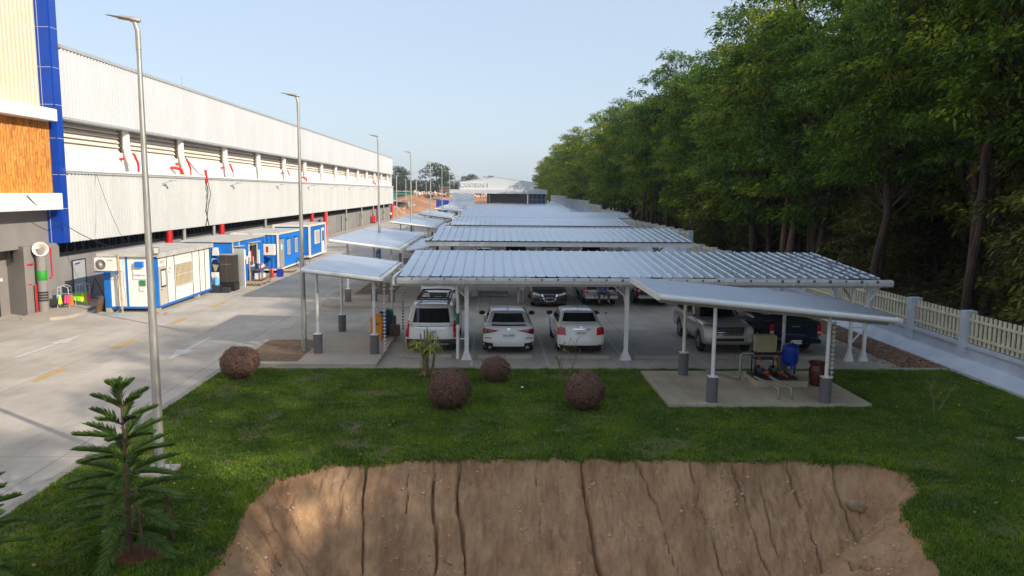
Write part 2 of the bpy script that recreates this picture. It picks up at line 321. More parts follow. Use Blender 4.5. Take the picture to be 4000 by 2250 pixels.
def fbm(X, Y, seed=0, o=4):
    s = 0; a = 1; tot = 0
    for k in range(o): s = s+a*vnoise(X*2**k, Y*2**k, seed+k*13); tot += a; a *= .5
    return s/tot
def pit_sd(X, Y):
    Xw = X+.12*(fbm(X*2.3, Y*2.3, 5)-.5)*2; Yw = Y+.18*(fbm(X*2.1+40, Y*2.1, 9)-.5)*2+.12*(vnoise(X*7, Y*7, 3)-.5)+.05*(vnoise(X*19, Y*19, 4)-.5)
    d = np.full(X.shape, 1e9)
    for i in range(1, len(PIT)-2): d = np.minimum(d, seg_d(Xw, Yw, PIT[i], PIT[i+1]))
    d = np.minimum(d, seg_d(Xw, Yw, PIT[0], PIT[1])); d = np.minimum(d, seg_d(Xw, Yw, PIT[-2], PIT[-1]))
    ins = inside(Xw, Yw, PIT); return np.where(ins, d, -d)
CR = [(-2.62, 15.8, .12, 13.2, .03), (-1.15, 15.9, .10, 12.0, .030), (-.72, 15.9, .42, 12.0, .028), (1.95, 15.9, .62, 12.4, .032), (4.3, 15.8, .75, 12.2, .013), (5.3, 15.75, .55, 12.9, .010), (6.5, 15.7, .35, 12.6, .014), (7.35, 15.7, .45, 13.4, .022), (-1.75, 15.8, .02, 15.1, .014), (1.0, 15.9, .1, 14.9, .009), (3.3, 15.8, .5, 14.2, .008), (5.75, 15.7, .2, 14.4, .010)]
def terrain_z(X, Y):
    sd = pit_sd(X, Y); d = np.maximum(sd, 0)
    z = -1.15*np.minimum(d, 3.2) - .12*np.minimum(d*8, 1) - .25*np.maximum(d-3.2, 0)
    z = np.maximum(z, -5)
    m = np.clip(d*4, 0, 1)
    z = z + m*(.14*(fbm(X*1.1, Y*.8, 21)-.5)+.05*(fbm(X*5, Y*1.6, 31)-.5)+.085*(fbm(X*12, Y*8, 41)-.5)+.03*np.maximum(0, vnoise(X*9, Y*6, 46)-.62)*2)
    for (x0, y0, dx, y1, wd) in CR:
        xs = x0+dx*(y0-Y)/(y0-y1)*1.0+.09*(vnoise(Y*1.7, Y*0+x0*7, 77)-.5)*2+.045*(vnoise(Y*17, Y*0+x0*5, 79)-.5)+.05*(vnoise(Y*7, Y*0+x0, 78)-.5)
        wv = wd*(.10+1.5*np.clip(vnoise(Y*2.0, Y*0+x0*3, 80)*1.3-.25, 0, 1)+.25*vnoise(Y*15, Y*0+x0, 81)); t = np.clip((1-np.abs(X-xs)/wv)*2.2, 0, 1)
        z = z - np.where((sd > -.0) & (Y > y1), 1, 0)*.30*t
    # left flank cracks running down-right
    for k in range(5):
        c = 14.6-k*.55; q = (Y-c)+.62*(X+4.3)+.12*(vnoise(X*3, X*0+k, 90)-.5)
        z = z-.12*np.clip(1-np.abs(q)/.03, 0, 1)*((X > -4.3) & (X < -2.6+.2*k) & (sd > 0))
    # small bank by the fence, gentle rise of the wood behind
    z = z + np.clip((X-16.5)/6, 0, 1)*.35 + np.clip((X-24)/60, 0, 1)*1.5
    return z - .03
def axis_pts(parts):
    out = []
    for a, b, s in parts: out += list(np.arange(a, b-1e-6, s))
    out.append(parts[-1][1]); return np.array(out)
xs = axis_pts([(-3000,-300,300),(-300,-60,30),(-60,-10,5),(-10,-5,.5),(-5,9.4,.021),(9.4,16,.4),(16,60,2),(60,300,30),(300,3000,300)])
ys = axis_pts([(-600,-60,90),(-60,0,6),(0,9.6,.6),(9.6,12.4,.08),(12.4,16.3,.045),(16.3,30,.9),(30,300,15),(300,6000,300)])
GX, GY = np.meshgrid(xs, ys); GZ = terrain_z(GX, GY)
nx, ny = len(xs), len(ys); idx = np.arange(nx*ny).reshape(ny, nx)
F = np.stack([idx[:-1,:-1], idx[:-1,1:], idx[1:,1:], idx[1:,:-1]], -1).reshape(-1, 4)
cx = (GX[:-1,:-1]+GX[1:,1:])/2; cy = (GY[:-1,:-1]+GY[1:,1:])/2
wood = (cx > 16.4).ravel(); far = ((cy > 150) | (cx < -24)).ravel() & ~wood
o = np_mesh('ground', np.stack([GX, GY, GZ], -1).reshape(-1, 3), F, 4, [MT['pit_soil'], MT['mulch'], MT['mound']], mi=np.where(wood, 1, np.where(far, 2, 0)), smooth=True)
tag(o, kind='structure')
def sheet(name, poly, z, m, thick=0, kind='structure'):
    mb = MB()
    if thick: mb.prism(poly, lambda u, v, w_: (u, v, w_), z-thick, z)
    else: mb.quad(*[(x, y, z) for x, y in poly])
    return tag(mb.build(name, MT[m] if isinstance(m, str) else m), kind=kind)
sheet('road', [(-22.5,-5),(-8.5,-5),(-8.5,24.3),(-8.5,165),(-22.5,165)], 0, 'road', .3)
sheet('parking_ground', [(-8.495,24.35),(13.9,24.35),(13.9,150),(-8.495,150)], .004, 'lot', .3)
# far part of the road bending left past the warehouse
sheet('road_end', [(-22.4,165.2),(-7.2,165.2),(-2,330),(-9,330)], -.004, 'road', .2)
# kerb line between lawn and car park
tag(MB().box(-8.4, 15.2, 24.12, 24.34, -.2, .05).build('kerb', MT['kerb'], bevel=.015), kind='structure')
tag(MB().box(-8.72, -8.5, 2, 24.1, -.2, .03).build('road_kerb', MT['kerb'], bevel=.01), kind='structure')
# raised islands at the left of the lot
def island(y0, y1, x0=-8.5, x1=-3.7, h=.13, hole=None, rad=1.1, name='pavement'):
    pts = [(x1, y0), (x1, y1)]
    for k in range(7): a = math.pi/2*k/6; pts.append((x0+rad-rad*math.sin(a), y1-rad+rad*math.cos(a)))
    for k in range(7): a = math.pi/2*k/6; pts.append((x0+rad-rad*math.cos(a), y0+rad-rad*math.sin(a)))
    ob = sheet(name, pts, h, 'walk', .35)
    if hole:
        sheet('planting_soil', [(hole[0], hole[2]), (hole[1], hole[2]), (hole[1], hole[3]), (hole[0], hole[3])], h+.004, 'planter')
MT['planter'] = mat('planter', (.26,.165,.10), .95, col2=(.15,.10,.06), vscale=5, bump=.6, bscale=20, bdist=.02)
island(24.36, 31.0, rad=.3, hole=(-8.3,-6.35,24.7,28.4)); 
for (a, b) in ((37.0, 47.5), (54.3, 64.8), (71.5, 82), (88.8, 99.3), (106, 116.5), (123, 134)): island(a, b, hole=(-7.4,-5.3,a+4.2,a+9.5) if a < 100 else None)
# pavement along the warehouse
sheet('warehouse_pavement', [(-20.55,33.4),(-19.2,33.2),(-18.75,33.6),(-18.62,34.4),(-19.0,36.6),(-18.6,38.2),(-18.6,160),(-20.55,160)], .13, 'walk', .3)
sheet('apron', [(-22.4,20),(-20.0,26),(-19.0,33.1),(-20.5,33.3),(-22.4,33.3)], .004, 'walk')
# lawn sheet following the terrain outside the pit
LX = np.arange(-8.48, 15.25, .05); LY = np.arange(2.0, 24.12, .05); AX, AY = np.meshgrid(LX, LY); SD = pit_sd(AX, AY)
LZ = .012+.03*(fbm(AX*1.5, AY*1.5, 51)-.5); 
keep = (SD[:-1,:-1] < .03)
keep &= ~((AX[:-1,:-1] > 4.8) & (AX[:-1,:-1] < 10.4) & (AY[:-1,:-1] > 19.7) & (AY[:-1,:-1] < 23.6))
ii = np.arange(AX.size).reshape(AX.shape); LF = np.stack([ii[:-1,:-1], ii[:-1,1:], ii[1:,1:], ii[1:,:-1]], -1)[keep]
LZ = np.where(SD > 0, np.minimum(LZ, -.02-SD*.9), LZ)
used, inv = np.unique(LF, return_inverse=True)
o = np_mesh('lawn_ground', np.stack([AX, AY, LZ], -1).reshape(-1, 3)[used], inv.reshape(-1, 4), 4, MT['lawn_soil']); tag(o, kind='structure')
# grass blades
rg = np.random.default_rng(3)
NB = 760000
gx = rg.uniform(-8.5, 15.2, NB); gy = 9.8 + (24.2-9.8)*rg.uniform(0, 1, NB)**1.15
sdg = pit_sd(gx, gy)
tuft = vnoise(gx*7, gy*7, 15)*.6+vnoise(gx*17, gy*17, 16)*.4
edge_fuzz = .05+.14*rg.uniform(0, 1, NB)*(vnoise(gx*6, gy*6, 8))
bare = fbm(gx*.9, gy*.9, 66, 3)
ok = (sdg < edge_fuzz) & ~((gx > 4.84) & (gx < 10.36) & (gy > 19.76) & (gy < 23.52)) & (rg.uniform(0, 1, NB) < .35+1.1*tuft) & (rg.uniform(0, 1, NB) < np.clip(1.25-1.6*np.clip(bare-.62, 0, 1)*4, .25, 1))
# soil ring of the pine
ok &= np.hypot(gx+5.55, gy-11.6) > .42+.08*rg.uniform(0, 1, NB)
gx, gy, sdg, tuft = gx[ok], gy[ok], sdg[ok], tuft[ok]; n = len(gx)
hh = (.03+.04*rg.uniform(0, 1, n))*(.5+tuft)*(.6+.8*fbm(gx*1.7, gy*1.7, 88, 3))*np.where(sdg > -.25, 1.5, 1); an = rg.uniform(0, 2*np.pi, n); ww = .009+.006*rg.uniform(0, 1, n)
lean = rg.uniform(.2, 1.1, n)*hh; la = rg.uniform(0, 2*np.pi, n); zb = np.where(sdg > 0, -sdg*.6, .01)
V = np.empty((n, 3, 3)); V[:,0] = np.stack([gx-np.cos(an)*ww, gy-np.sin(an)*ww, zb], -1); V[:,1] = np.stack([gx+np.cos(an)*ww, gy+np.sin(an)*ww, zb], -1)
V[:,2] = np.stack([gx+np.cos(la)*lean, gy+np.sin(la)*lean, zb+hh], -1)
o = np_mesh('grass', V.reshape(-1, 3), np.arange(3*n).reshape(-1, 3), 3, MT['grass_blade']); tag(o, 'short green lawn grass around the excavated pit', 'grass', kind='stuff')
# loose soil clods, stones on the pit face
def pts_on_pit(n, seed):
    r = np.random.default_rng(seed); X = r.uniform(-4.3, 8.6, n); Y = r.uniform(11.5, 15.8, n); s = pit_sd(X, Y); k = (s > .05) & (fbm(X*1.2, Y*1.6, seed+60, 3) > r.uniform(.35, .75, n)); return X[k], Y[k], terrain_z(X[k], Y[k])
X, Y, Z = pts_on_pit(26000, 4); n = len(X); sz = .006+.038*rg.uniform(0, 1, n)**7
base = np.array([(1,0,0),(-1,0,0),(0,1,0),(0,-1,0),(0,0,.8),(0,0,-.8)]); ff = np.array([(0,2,4),(2,1,4),(1,3,4),(3,0,4),(2,0,5),(1,2,5),(3,1,5),(0,3,5)])
V = (base[None]*sz[:,None,None]*rg.uniform(.6, 1.4, (n,6,1)))+np.stack([X, Y, Z+.3*sz], -1)[:,None]
F = (ff[None]+6*np.arange(n)[:,None,None]).reshape(-1, 3)
o = np_mesh('soil_clods', V.reshape(-1, 3), F, 3, mat('clod', (.60,.40,.24), .95, isl=.35)); tag(o, 'loose clods scattered over the pit face', 'soil', kind='stuff')
# mulch strip with dead leaves beside the boundary wall
sheet('leaf_litter_strip', [(13.92,24.36),(15.35,24.36),(15.35,130),(13.92,130)], .02, 'mulch', .2)
n = 9000; X = rg.uniform(13.3, 15.3, n); X = np.where(rg.uniform(0,1,n) < .8, np.maximum(X, 13.9), X); Y = 24.4+rg.uniform(0, 1, n)**1.6*60; Z = np.full(n, .03)
def cards(X, Y, Z, L, W, rg, tilt=.5):
    n = len(X); a = rg.uniform(0, 2*np.pi, n); t = rg.uniform(-tilt, tilt, n); dx = np.stack([np.cos(a)*np.cos(t), np.sin(a)*np.cos(t), np.sin(t)], -1)*L[:,None]; b = np.stack([-np.sin(a), np.cos(a), rg.uniform(-tilt, tilt, n)], -1)*W[:,None]
    P = np.stack([X, Y, Z], -1); return np.stack([P-dx, P-b, P+dx, P+b], 1).reshape(-1, 3), np.arange(4*n).reshape(-1, 4)
V, F = cards(X, Y, Z, np.full(n, .05), np.full(n, .025), rg); o = np_mesh('fallen_leaves', V, F, 4, MT['litter']); tag(o, 'dry brown leaves covering the strip below the boundary wall', 'leaves', kind='stuff')
# painted markings
def strip(name, x0, x1, y0, y1, m, z=.008): return sheet(name, [(x0,y0),(x1,y0),(x1,y1),(x0,y1)], z, m)
for y0, y1 in ((13.5,15.3),(18,19.8),(22.5,24.15),(27.3,28.95),(32.4,34.0),(37.2,38.9),(42,43.7),(47,48.7),(52,53.6),(57,58.6),(62,63.6),(67,68.6),(72,73.6)): strip('lane_dash', -13.72, -13.52, y0, y1, 'paint_yellow')
def arrow(x, y0, y1, flip=False):
    yy = lambda t: (y0+(y1-y0)*t) if not flip else (y1-(y1-y0)*t)
    p = [(x-.09, yy(1)), (x-.09, yy(.40)), (x-.36, yy(.40)), (x, yy(0)), (x+.36, yy(.40)), (x+.09, yy(.40)), (x+.09, yy(1))]
    if flip: p.reverse()
    sheet('lane_arrow', p, .009, 'paint_white')
arrow(-10.9, 25.5, 29.4); arrow(-16.1, 25.7, 29.8, True); arrow(-10.9, 62, 66)
for xx in (-.62,1.95,4.66,7.3,9.75): 
    strip('bay_line', xx-.05, xx+.05, 24.7, 30.2, 'paint_white_worn', .0125); strip('bay_line', xx-.05, xx+.05, 36.6, 41.9, 'paint_white_worn', .0125)
strip('bay_line', -3.5, 12.3, 31.0, 31.07, 'paint_white_worn', .0125)

# ================================================================== WAREHOUSE
XC = -20.4; Y0 = 37.42; Y1 = 160.0
wh = empty('warehouse', (XC, 98, 0), 0, 'long white ribbed metal warehouse along the left side of the road', 'warehouse')
inv_ = Matrix.Translation((-XC, -98, 0))
def part(mb, name, m, parent=None, **kw): return mb.build(name, MT[m] if isinstance(m, str) else m, parent or wh, M=inv_, **kw)
part(ribbed(MB(), Y1-Y0, .31, .13, .12, lambda u, w_, v: (XC-.06+v, Y0+u, 3.15+w_*3.4), side=.3), 'lower_cladding', 'white_clad_low')
part(ribbed(MB(), Y1-Y0-.4, .31, .13, .12, lambda u, w_, v: (XC-.08+v, Y0+u, 9.12+w_*3.2), side=.3), 'upper_cladding', 'white_clad')
part(MB().box(XC-18, XC-.10, Y0, Y1-.5, 9.1, 12.3), 'upper_wall', 'white_wall')
part(MB().box(XC-.25, XC+.09, Y0, Y1-.38, 12.31, 12.47), 'roof_flashing', 'flash_grey'); part(MB().box(XC-.3, XC+.07, Y0, Y1-.38, 9.0, 9.11), 'drip_edge', 'flash_grey')
part(MB().quad((XC-.2,Y0,12.35),(XC-.2,Y1,12.35),(XC-30,Y1,13.4),(XC-30,Y0,13.4)).quad((XC-.2,Y1,0),(XC-30,Y1,0),(XC-30,Y1,13.4),(XC-.2,Y1,12.35)), 'roof', 'white_clad')
part(MB().box(XC-1.6, XC+.16, Y0, Y1+.15, 6.56, 6.68), 'ledge', 'white_wall'); part(MB().box(XC-.03, XC+.12, Y0, Y1+.05, 6.44, 6.555), 'gutter', 'flash_grey')
part(MB().box(XC-1.9, XC-.65, Y0, Y1-.6, 6.68, 7.75), 'parapet_band', 'white_wall')
part(MB().box(XC-1.2, XC-.02, Y0, Y1-.02, 3.12, 3.148).box(XC-1.0, XC-.05, Y1-.08, Y1-.02, 3.15, 6.5), 'soffit', 'white_wall')
ys_b = [44.6, 52.3]+[52.3+8.55*k for k in range(1, 13)]
prev = Y0
for k, yb in enumerate(ys_b+[Y1-.6]):
    if k < len(ys_b):
        part(MB().tube([(XC-.45,yb,9.05),(XC-.45,yb,8.0),(XC-.3,yb+.0,7.4),(XC-.1,yb,7.0),(XC-.1,yb,6.68)], .2, 8), 'downpipe', 'white_pipe', smooth=True)
        if k in (0, 1, 2, 4, 11):
            part(MB().tube([(XC-.5,yb+.45,7.75),(XC-.25,yb+.5,7.7),(XC-.08,yb+.55,7.2),(XC-.08,yb+.55,6.68)], .07, 8), 'fire_pipe', 'red_pipe', smooth=True); part(MB().tube([(XC-.66,yb-.45,7.4),(XC-.4,yb-.35,7.4)], .07, 8), 'pipe_stub', 'red_pipe', smooth=True)
        if k in (1, 5, 11):
            part(MB().tube([(XC-.66,yb-1.3,7.1),(XC-.4,yb-1.2,7.12),(XC-.15,yb-.8,7.0),(XC-.1,yb-.7,6.68)], .1, 8), 'fire_pipe', 'red_pipe', smooth=True)
    a, b = prev+.15, yb-.15
    lv = MB()
    for j in range(5):
        z = 7.78+j*.255; lv.quad((XC-.75,a,z),(XC-.75,b,z),(XC-.93,b,z+.225),(XC-.93,a,z+.225)).quad((XC-.75,a,z),(XC-.75,b,z),(XC-.77,b,z-.03),(XC-.77,a,z-.03))
    part(lv, 'louvre', 'louvre'); prev = yb
part(MB().box(XC-2.2, XC-.97, Y0, Y1-.6, 7.76, 9.0), 'louvre_backing', 'steel_grey')
part(MB().box(XC-1.75, XC-.3, Y0, Y1-.6, 9.02, 9.06), 'eaves_soffit', 'flash_grey')
# ground floor
part(MB().box(-21.0, -20.75, 37.0, Y1, 0, 2.45), 'wall', 'grey_wall')
part(MB().box(-21.6, -21.45, 34.6, Y1, 2.4, 3.12), 'glazing', 'glass_dark'); part(MB().box(-21.5,-20.72,37.0,Y1,2.45,2.5), 'sill', 'frame_dark')
mul = MB(); y = 37.2
while y < Y1: mul.box(-21.44, -21.3, y, y+.09, 2.5, 3.1); y += .72
mul.box(-21.44, -21.3, 37.2, Y1, 3.0, 3.04).box(-21.44, -21.3, 37.2, Y1, 2.5, 2.53); part(mul, 'window_frame', 'frame_dark')
for k in range(34):
    yy = 38.0+rnd.uniform(0, 60)
    if k < 16: part(MB().box(-21.44, -21.42, yy, yy+.5, 2.55, 3.05), 'window_pane', 'glass_blue')
for yd, wd in ((38.0,1.15),(63,1.1),(78,1.1),(92,1.1),(106,1.1),(121,1.1),(136,1.1)):
    dd = part(MB().box(-20.75, -20.70, yd, yd+wd, .13, 2.15), 'door', 'door_grey'); part(MB().box(-20.70, -20.68, yd-.06, yd, .13, 2.2).box(-20.70,-20.68,yd+wd,yd+wd+.06,.13,2.2).box(-20.70,-20.68,yd,yd+wd,2.15,2.2), 'frame', 'frame_dark', dd)
    part(MB().box(-20.70, -20.64, yd+wd-.2, yd+wd-.06, 1.05, 1.09).box(-20.70,-20.62,yd+.15,yd+.55,2.0,2.05), 'handle', 'chrome', dd)
for k, yy in enumerate((51.5, 57.0, 70, 83, 96, 109, 122, 134, 147)):
    part(MB().tube([(-20.55, yy, 0), (-20.55, yy, 3.1)], .11, 8), 'drainpipe', 'steel_grey', smooth=True)
    part(MB().lathe([(.12,0),(.125,.02),(.125,.4),(.12,.42)], (-20.55, yy, 1.4), 10), 'pipe_marking', 'green_bright', smooth=True)
for yy in (49.0, 58.5, 88, 95, 139, 158.6):
    part(MB().tube([(-20.5, yy, .1 if yy > 70 else 2.0), (-20.5, yy, 3.14)], .2 if yy < 100 else .22, 10), 'red_column', 'red_pipe', smooth=True)
for yy in (66, 80, 90.5, 103, 118, 132, 146): part(MB().box(-20.75, -20.70, yy, yy+3.5, .2, 2.3), 'panel', 'grey_wall2')
for k, yy in enumerate((47.9, 60.4, 73, 85.4, 98, 110, 123, 136, 148)):
    part(MB().tube([(XC, yy, 6.05), (XC+.25, yy, 6.1), (XC+.62, yy+.2, 6.25)], .035, 6).box(XC+.45, XC+.85, yy+.1, yy+.35, 6.22, 6.28), 'wall_lamp', 'flash_grey')
part(MB().tube([(XC-4, 62, 12.6), (XC-4, 62, 14.6)], .02, 5), 'lightning_rod', 'galv'); part(MB().tube([(XC-4, 96, 12.6), (XC-4, 96, 14.6)], .02, 5), 'lightning_rod', 'galv')
# loose cables hanging from the ledge
part(MB().tube([(XC-.9,52.5,9.05),(XC-.5,52.9,8.0),(XC-.2,54.4,6.9),(XC+.14,55.0,6.6),(XC+.18,55.2,5.5),(XC+.1,54.9,4.2),(XC+.1,55.4,3.1)], .03, 5).tube([(XC+.14,55.2,6.6),(XC+.2,55.7,5.4),(XC+.12,55.3,4.4),(XC+.1,54.8,3.1)], .022, 5), 'loose_cable', 'black')
part(MB().tube([(XC+.14,55.0,7.1),(XC+.2,55.1,6.2)], .09, 6), 'cable_wrap', 'red_pipe')

# ------------------------------------------------------------------ office block at far left
ob_ = empty('office_building', (-21, 30, 0), 0, 'corner office block with cream ribbed cladding, orange wood panel and blue pier', 'building')
inv_ = Matrix.Translation((21, -30, 0)); O = lambda mb, name, m, parent=None, **kw: mb.build(name, MT[m], parent or ob_, M=inv_, **kw)
O(ribbed(MB(), 26.76, .30, .05, .10, lambda u, w_, v: (-21.05+v, 10+u, 9.3+w_*9), side=.4), 'cream_cladding', 'cream_clad')
O(ribbed(MB(), 26.76, .20, .06, .05, lambda u, w_, v: (-20.76+v, 10+u, 5.45+w_*3.4), side=.7), 'wood_cladding', 'wood_clad')
O(MB().box(-21.3, -20.1, 10, 36.42, 8.80, 9.35), 'upper_band', 'white_wall', bevel=.01); O(MB().box(-21.3, -20.1, 10, 36.42, 4.74, 5.5), 'lower_band', 'white_wall', bevel=.01)
O(MB().box(-22.6, -21.08, 10, 37.4, 3.0, 18.3), 'core_wall', 'grey_wall')
bp = O(MB().box(-22.15, -20.46, 36.78, 37.4, 3.13, 18.5).box(-20.46,-20.40,36.84,37.4,3.13,18.5), 'blue_pier', 'blue_panel')
jt = MB()
for z in (4.75, 6.35, 8.05, 9.6, 11.3, 13.1, 15.0, 16.9): jt.box(-22.15, -20.45, 36.765, 36.78, z, z+.025).box(-20.40, -20.385, 36.84, 37.4, z, z+.025)
for x in (-21.95, -20.95): jt.box(x, x+.025, 36.765, 36.78, 3.13, 18.5)
O(jt, 'panel_joints', 'joint', bp)
O(MB().box(-22.6, -21.95, 10, 34.9, 0, 4.74), 'wall', 'grey_wall'); 
O(MB().prism([(-21.95,34.9),(-20.75,34.2),(-20.75,37.0),(-22.4,37.0)], lambda u, v, w_: (u, v, w_), 0, 3.13).prism([(-22.3,34.9),(-22.16,34.9),(-22.16,37.0),(-22.3,37.0)], lambda u, v, w_: (u, v, w_), 3.13, 4.74), 'corner_wall', 'grey_wall')
dr = O(MB().box(-21.95, -21.9, 31.6, 34.0, 0, 2.05), 'door', 'door_grey'); O(MB().box(-21.9,-21.86,31.5,31.6,0,2.15).box(-21.9,-21.86,34.0,34.1,0,2.15).box(-21.9,-21.86,31.6,34.0,2.05,2.15), 'frame', 'frame_dark', dr); O(MB().box(-21.9,-21.86,33.2,33.3,1.1,1.3), 'handle', 'frame_dark', dr)
O(MB().box(-21.95,-21.88,34.3,34.42,1.55,1.7), 'switch_box', 'plastic_white')
dp = O(MB().tube([(-20.45, 34.95, 0), (-20.45, 34.95, 3.0)], .2, 16), 'drainpipe', 'grey_wall', smooth=True)
O(MB().lathe([(.205,0),(.212,.01),(.212,.45),(.205,.46)], (-20.45,34.95,1.55), 16), 'pipe_marking', 'green_bright', dp, smooth=True)
for z in (.6,.72,.84,.96): O(MB().lathe([(.205,0),(.218,.01),(.218,.07),(.205,.08)], (-20.45,34.95,z), 16), 'strap', 'frame_dark', dp, smooth=True)
O(MB().tube([(-20.6,34.7,.05),(-20.6,34.68,1.4)], .04, 6).tube([(-20.75,34.6,1.4),(-20.78,34.3,1.4),(-20.78,34.3,2.3),(-20.6,34.7,2.35)], .035, 6).tube([(-20.3,35.5,3.0),(-20.3,35.5,1.7),(-20.3,35.3,1.6)], .035, 6), 'fire_pipe', 'red_pipe', smooth=True)
# horn loudspeaker
hn = empty('horn_loudspeaker', (-20.4, 34.9, 2.98), 0, 'cream horn loudspeaker on top of the grey round drainpipe by the office corner', 'loudspeaker')
Mh = Matrix.Rotation(R(-62), 4, 'Z') @ Matrix.Rotation(R(84), 4, 'Y')
MB().lathe([(.03,-.75),(.05,-.7),(.05,-.5),(.07,-.3),(.12,-.12),(.19,.0),(.31,.10),(.33,.12),(.30,.11),(.18,.0),(.03,-.2)], n=24, M=Mh).build('horn', MT['plastic_white'], hn, smooth=True)
MB().lathe([(.08,-.62),(.09,-.6),(.09,-.42),(.08,-.4)], n=14, M=Mh).build('driver', MT['steel_grey'], hn, smooth=True)
MB().tube([(0,.02,-.05),(0,.02,-.16)], .04, 8).build('bracket', MT['steel_grey'], hn)
# cables from the band to the first site office
def cable(pts, r, label, m='black'):
    P = [Vector(p) for p in pts]; path = []
    for a, b in zip(P[:-1], P[1:]):
        for k in range(9): t = k/8; p = a.lerp(b, t); p.z -= (b-a).length*.05*4*t*(1-t); path.append(p)
    return tag(MB().tube(path, r, 5).build('overhead_cable', MT[m]), label, 'cable')
cable([(-20.05,33.6,5.4),(-20.3,36.6,4.1),(-17.6,36.2,2.95)], .018, 'black cable sagging from the white band to the first site office roof')
cable([(-20.3,40,6.5),(-17.7,37.4,2.9)], .01, 'thin wire hanging from the warehouse ledge to the first site office')

# ================================================================== LAMP POSTS
def lamp_post(x, y, h=8.85, label='', lean=0):
    t = empty('street_lamp', (x, y, 0), 0, label, 'street lamp', 'tall galvanised street lamps along the road')
    MB().tube([(0,0,.12),(0,0,.14),(lean*.5,0,h*.5),(lean,0,h-.35)], [.10,.10,.068,.042], 14).build('pole', MT['galv'], t, smooth=True)
    MB().box(-.2,.2,-.2,.2,.1,.125).build('base_plate', MT['galv'], t); MB().box(-.3,.3,-.3,.3,-.1,.10).build('footing', MT['concrete_block'], t, bevel=.01)
    b = MB(); [b.lathe([(.02,0),(.02,.08)], (sx*.15, sy*.15, .12), 6) for sx in (-1,1) for sy in (-1,1)]; b.build('bolts', MT['galv'], t)
    MB().tube([(lean,0,h-.5),(lean,0,h-.15),(lean-.05,0,h+.02)], [.05,.048,.045], 12).build('neck', MT['lamp_head'], t, smooth=True)
    hd = MB()
    Mx = Matrix.Translation((lean-.02, 0, h+.05)) @ Matrix.Rotation(R(9), 4, 'Y')
    prof = [(.08,.03,.03),(.03,.07,.05),(-.07,.09,.055),(-.2,.10,.04),(-.38,.08,.02),(-.56,.035,.009)]
    n = len(hd.v); k = 10
    for (xx, wy, wz) in prof:
        for j in range(k): a = 2*math.pi*j/k; hd.v.append(tuple(Mx @ Vector((xx, wy*math.cos(a), wz*math.sin(a)))))
    for i in range(len(prof)-1):
        for j in range(k): hd.f.append((n+i*k+j, n+i*k+(j+1)%k, n+(i+1)*k+(j+1)%k, n+(i+1)*k+j)); hd.mi.append(0)
    hd.f.append(tuple(n+j for j in range(k))); hd.mi.append(0); hd.f.append(tuple(n+(len(prof)-1)*k+j for j in range(k))); hd.mi.append(0)
    hd.build('lamp_head', MT['lamp_head'], t, smooth=True)
    MB().box(-.32,-.08,-.05,.05,-.048,-.036, M=Mx).build('lens', MT['lamp_clear'], t)
    return t
L1 = lamp_post(-6.68, 15.0, label='nearest tall street lamp, standing on the lawn beside the small pine')
lamps = ['tall street lamp in the soil bed at the corner of the first walkway canopy', 'street lamp rising behind the second walkway canopy beside the blue parking sign', 'street lamp behind the third walkway canopy, right of the warehouse end', 'street lamp in front of the round green tree', 'street lamp between the round green tree and the canteen', 'street lamp left of the canteen in front of distant trees', 'street lamp just left of the canteen gable', 'farthest lamp of the row, in front of the canteen sign']
for (x, y), lb in zip([(-6.52,26.36),(-6.6,45.2),(-6.6,63.4),(-6.7,85.2),(-6.7,105.3),(-6.7,124.5),(-6.9,144),(-6.9,163)], lamps):
    c = copy_tree(L1); c.location = (x, y, .0); c['label'] = lb
for i, (x, y, h, lb) in enumerate([(-21.0,171,9,'slim grey pole beside the far end of the warehouse'), (-23.8,215,9,'slim grey pole over the orange earth bank'), (-29,300,10.5,'slim pole in front of the green shed'), (-27,320,9.5,'slim pole in front of the rubble heap'), (-27.5,352,10,'slim pole left of the round tree trunk'), (-25,372,9,'short slim pole under the round tree'), (-24,400,11.5,'slim pole right of the round tree by the ruined tower'), (-30.2,310,9.5,'slim pole close behind the third street lamp')]):
    t = empty('site_pole', (x, y, 0), 0, lb, 'pole', 'slim poles along the far site road'); MB().tube([(0,0,0),(0,0,h)], .13, 6, r1=.09).build('pole', MT['galv'], t); MB().box(-.5,.1,-.06,.06,h,h+.08).build('arm', MT['galv'], t)
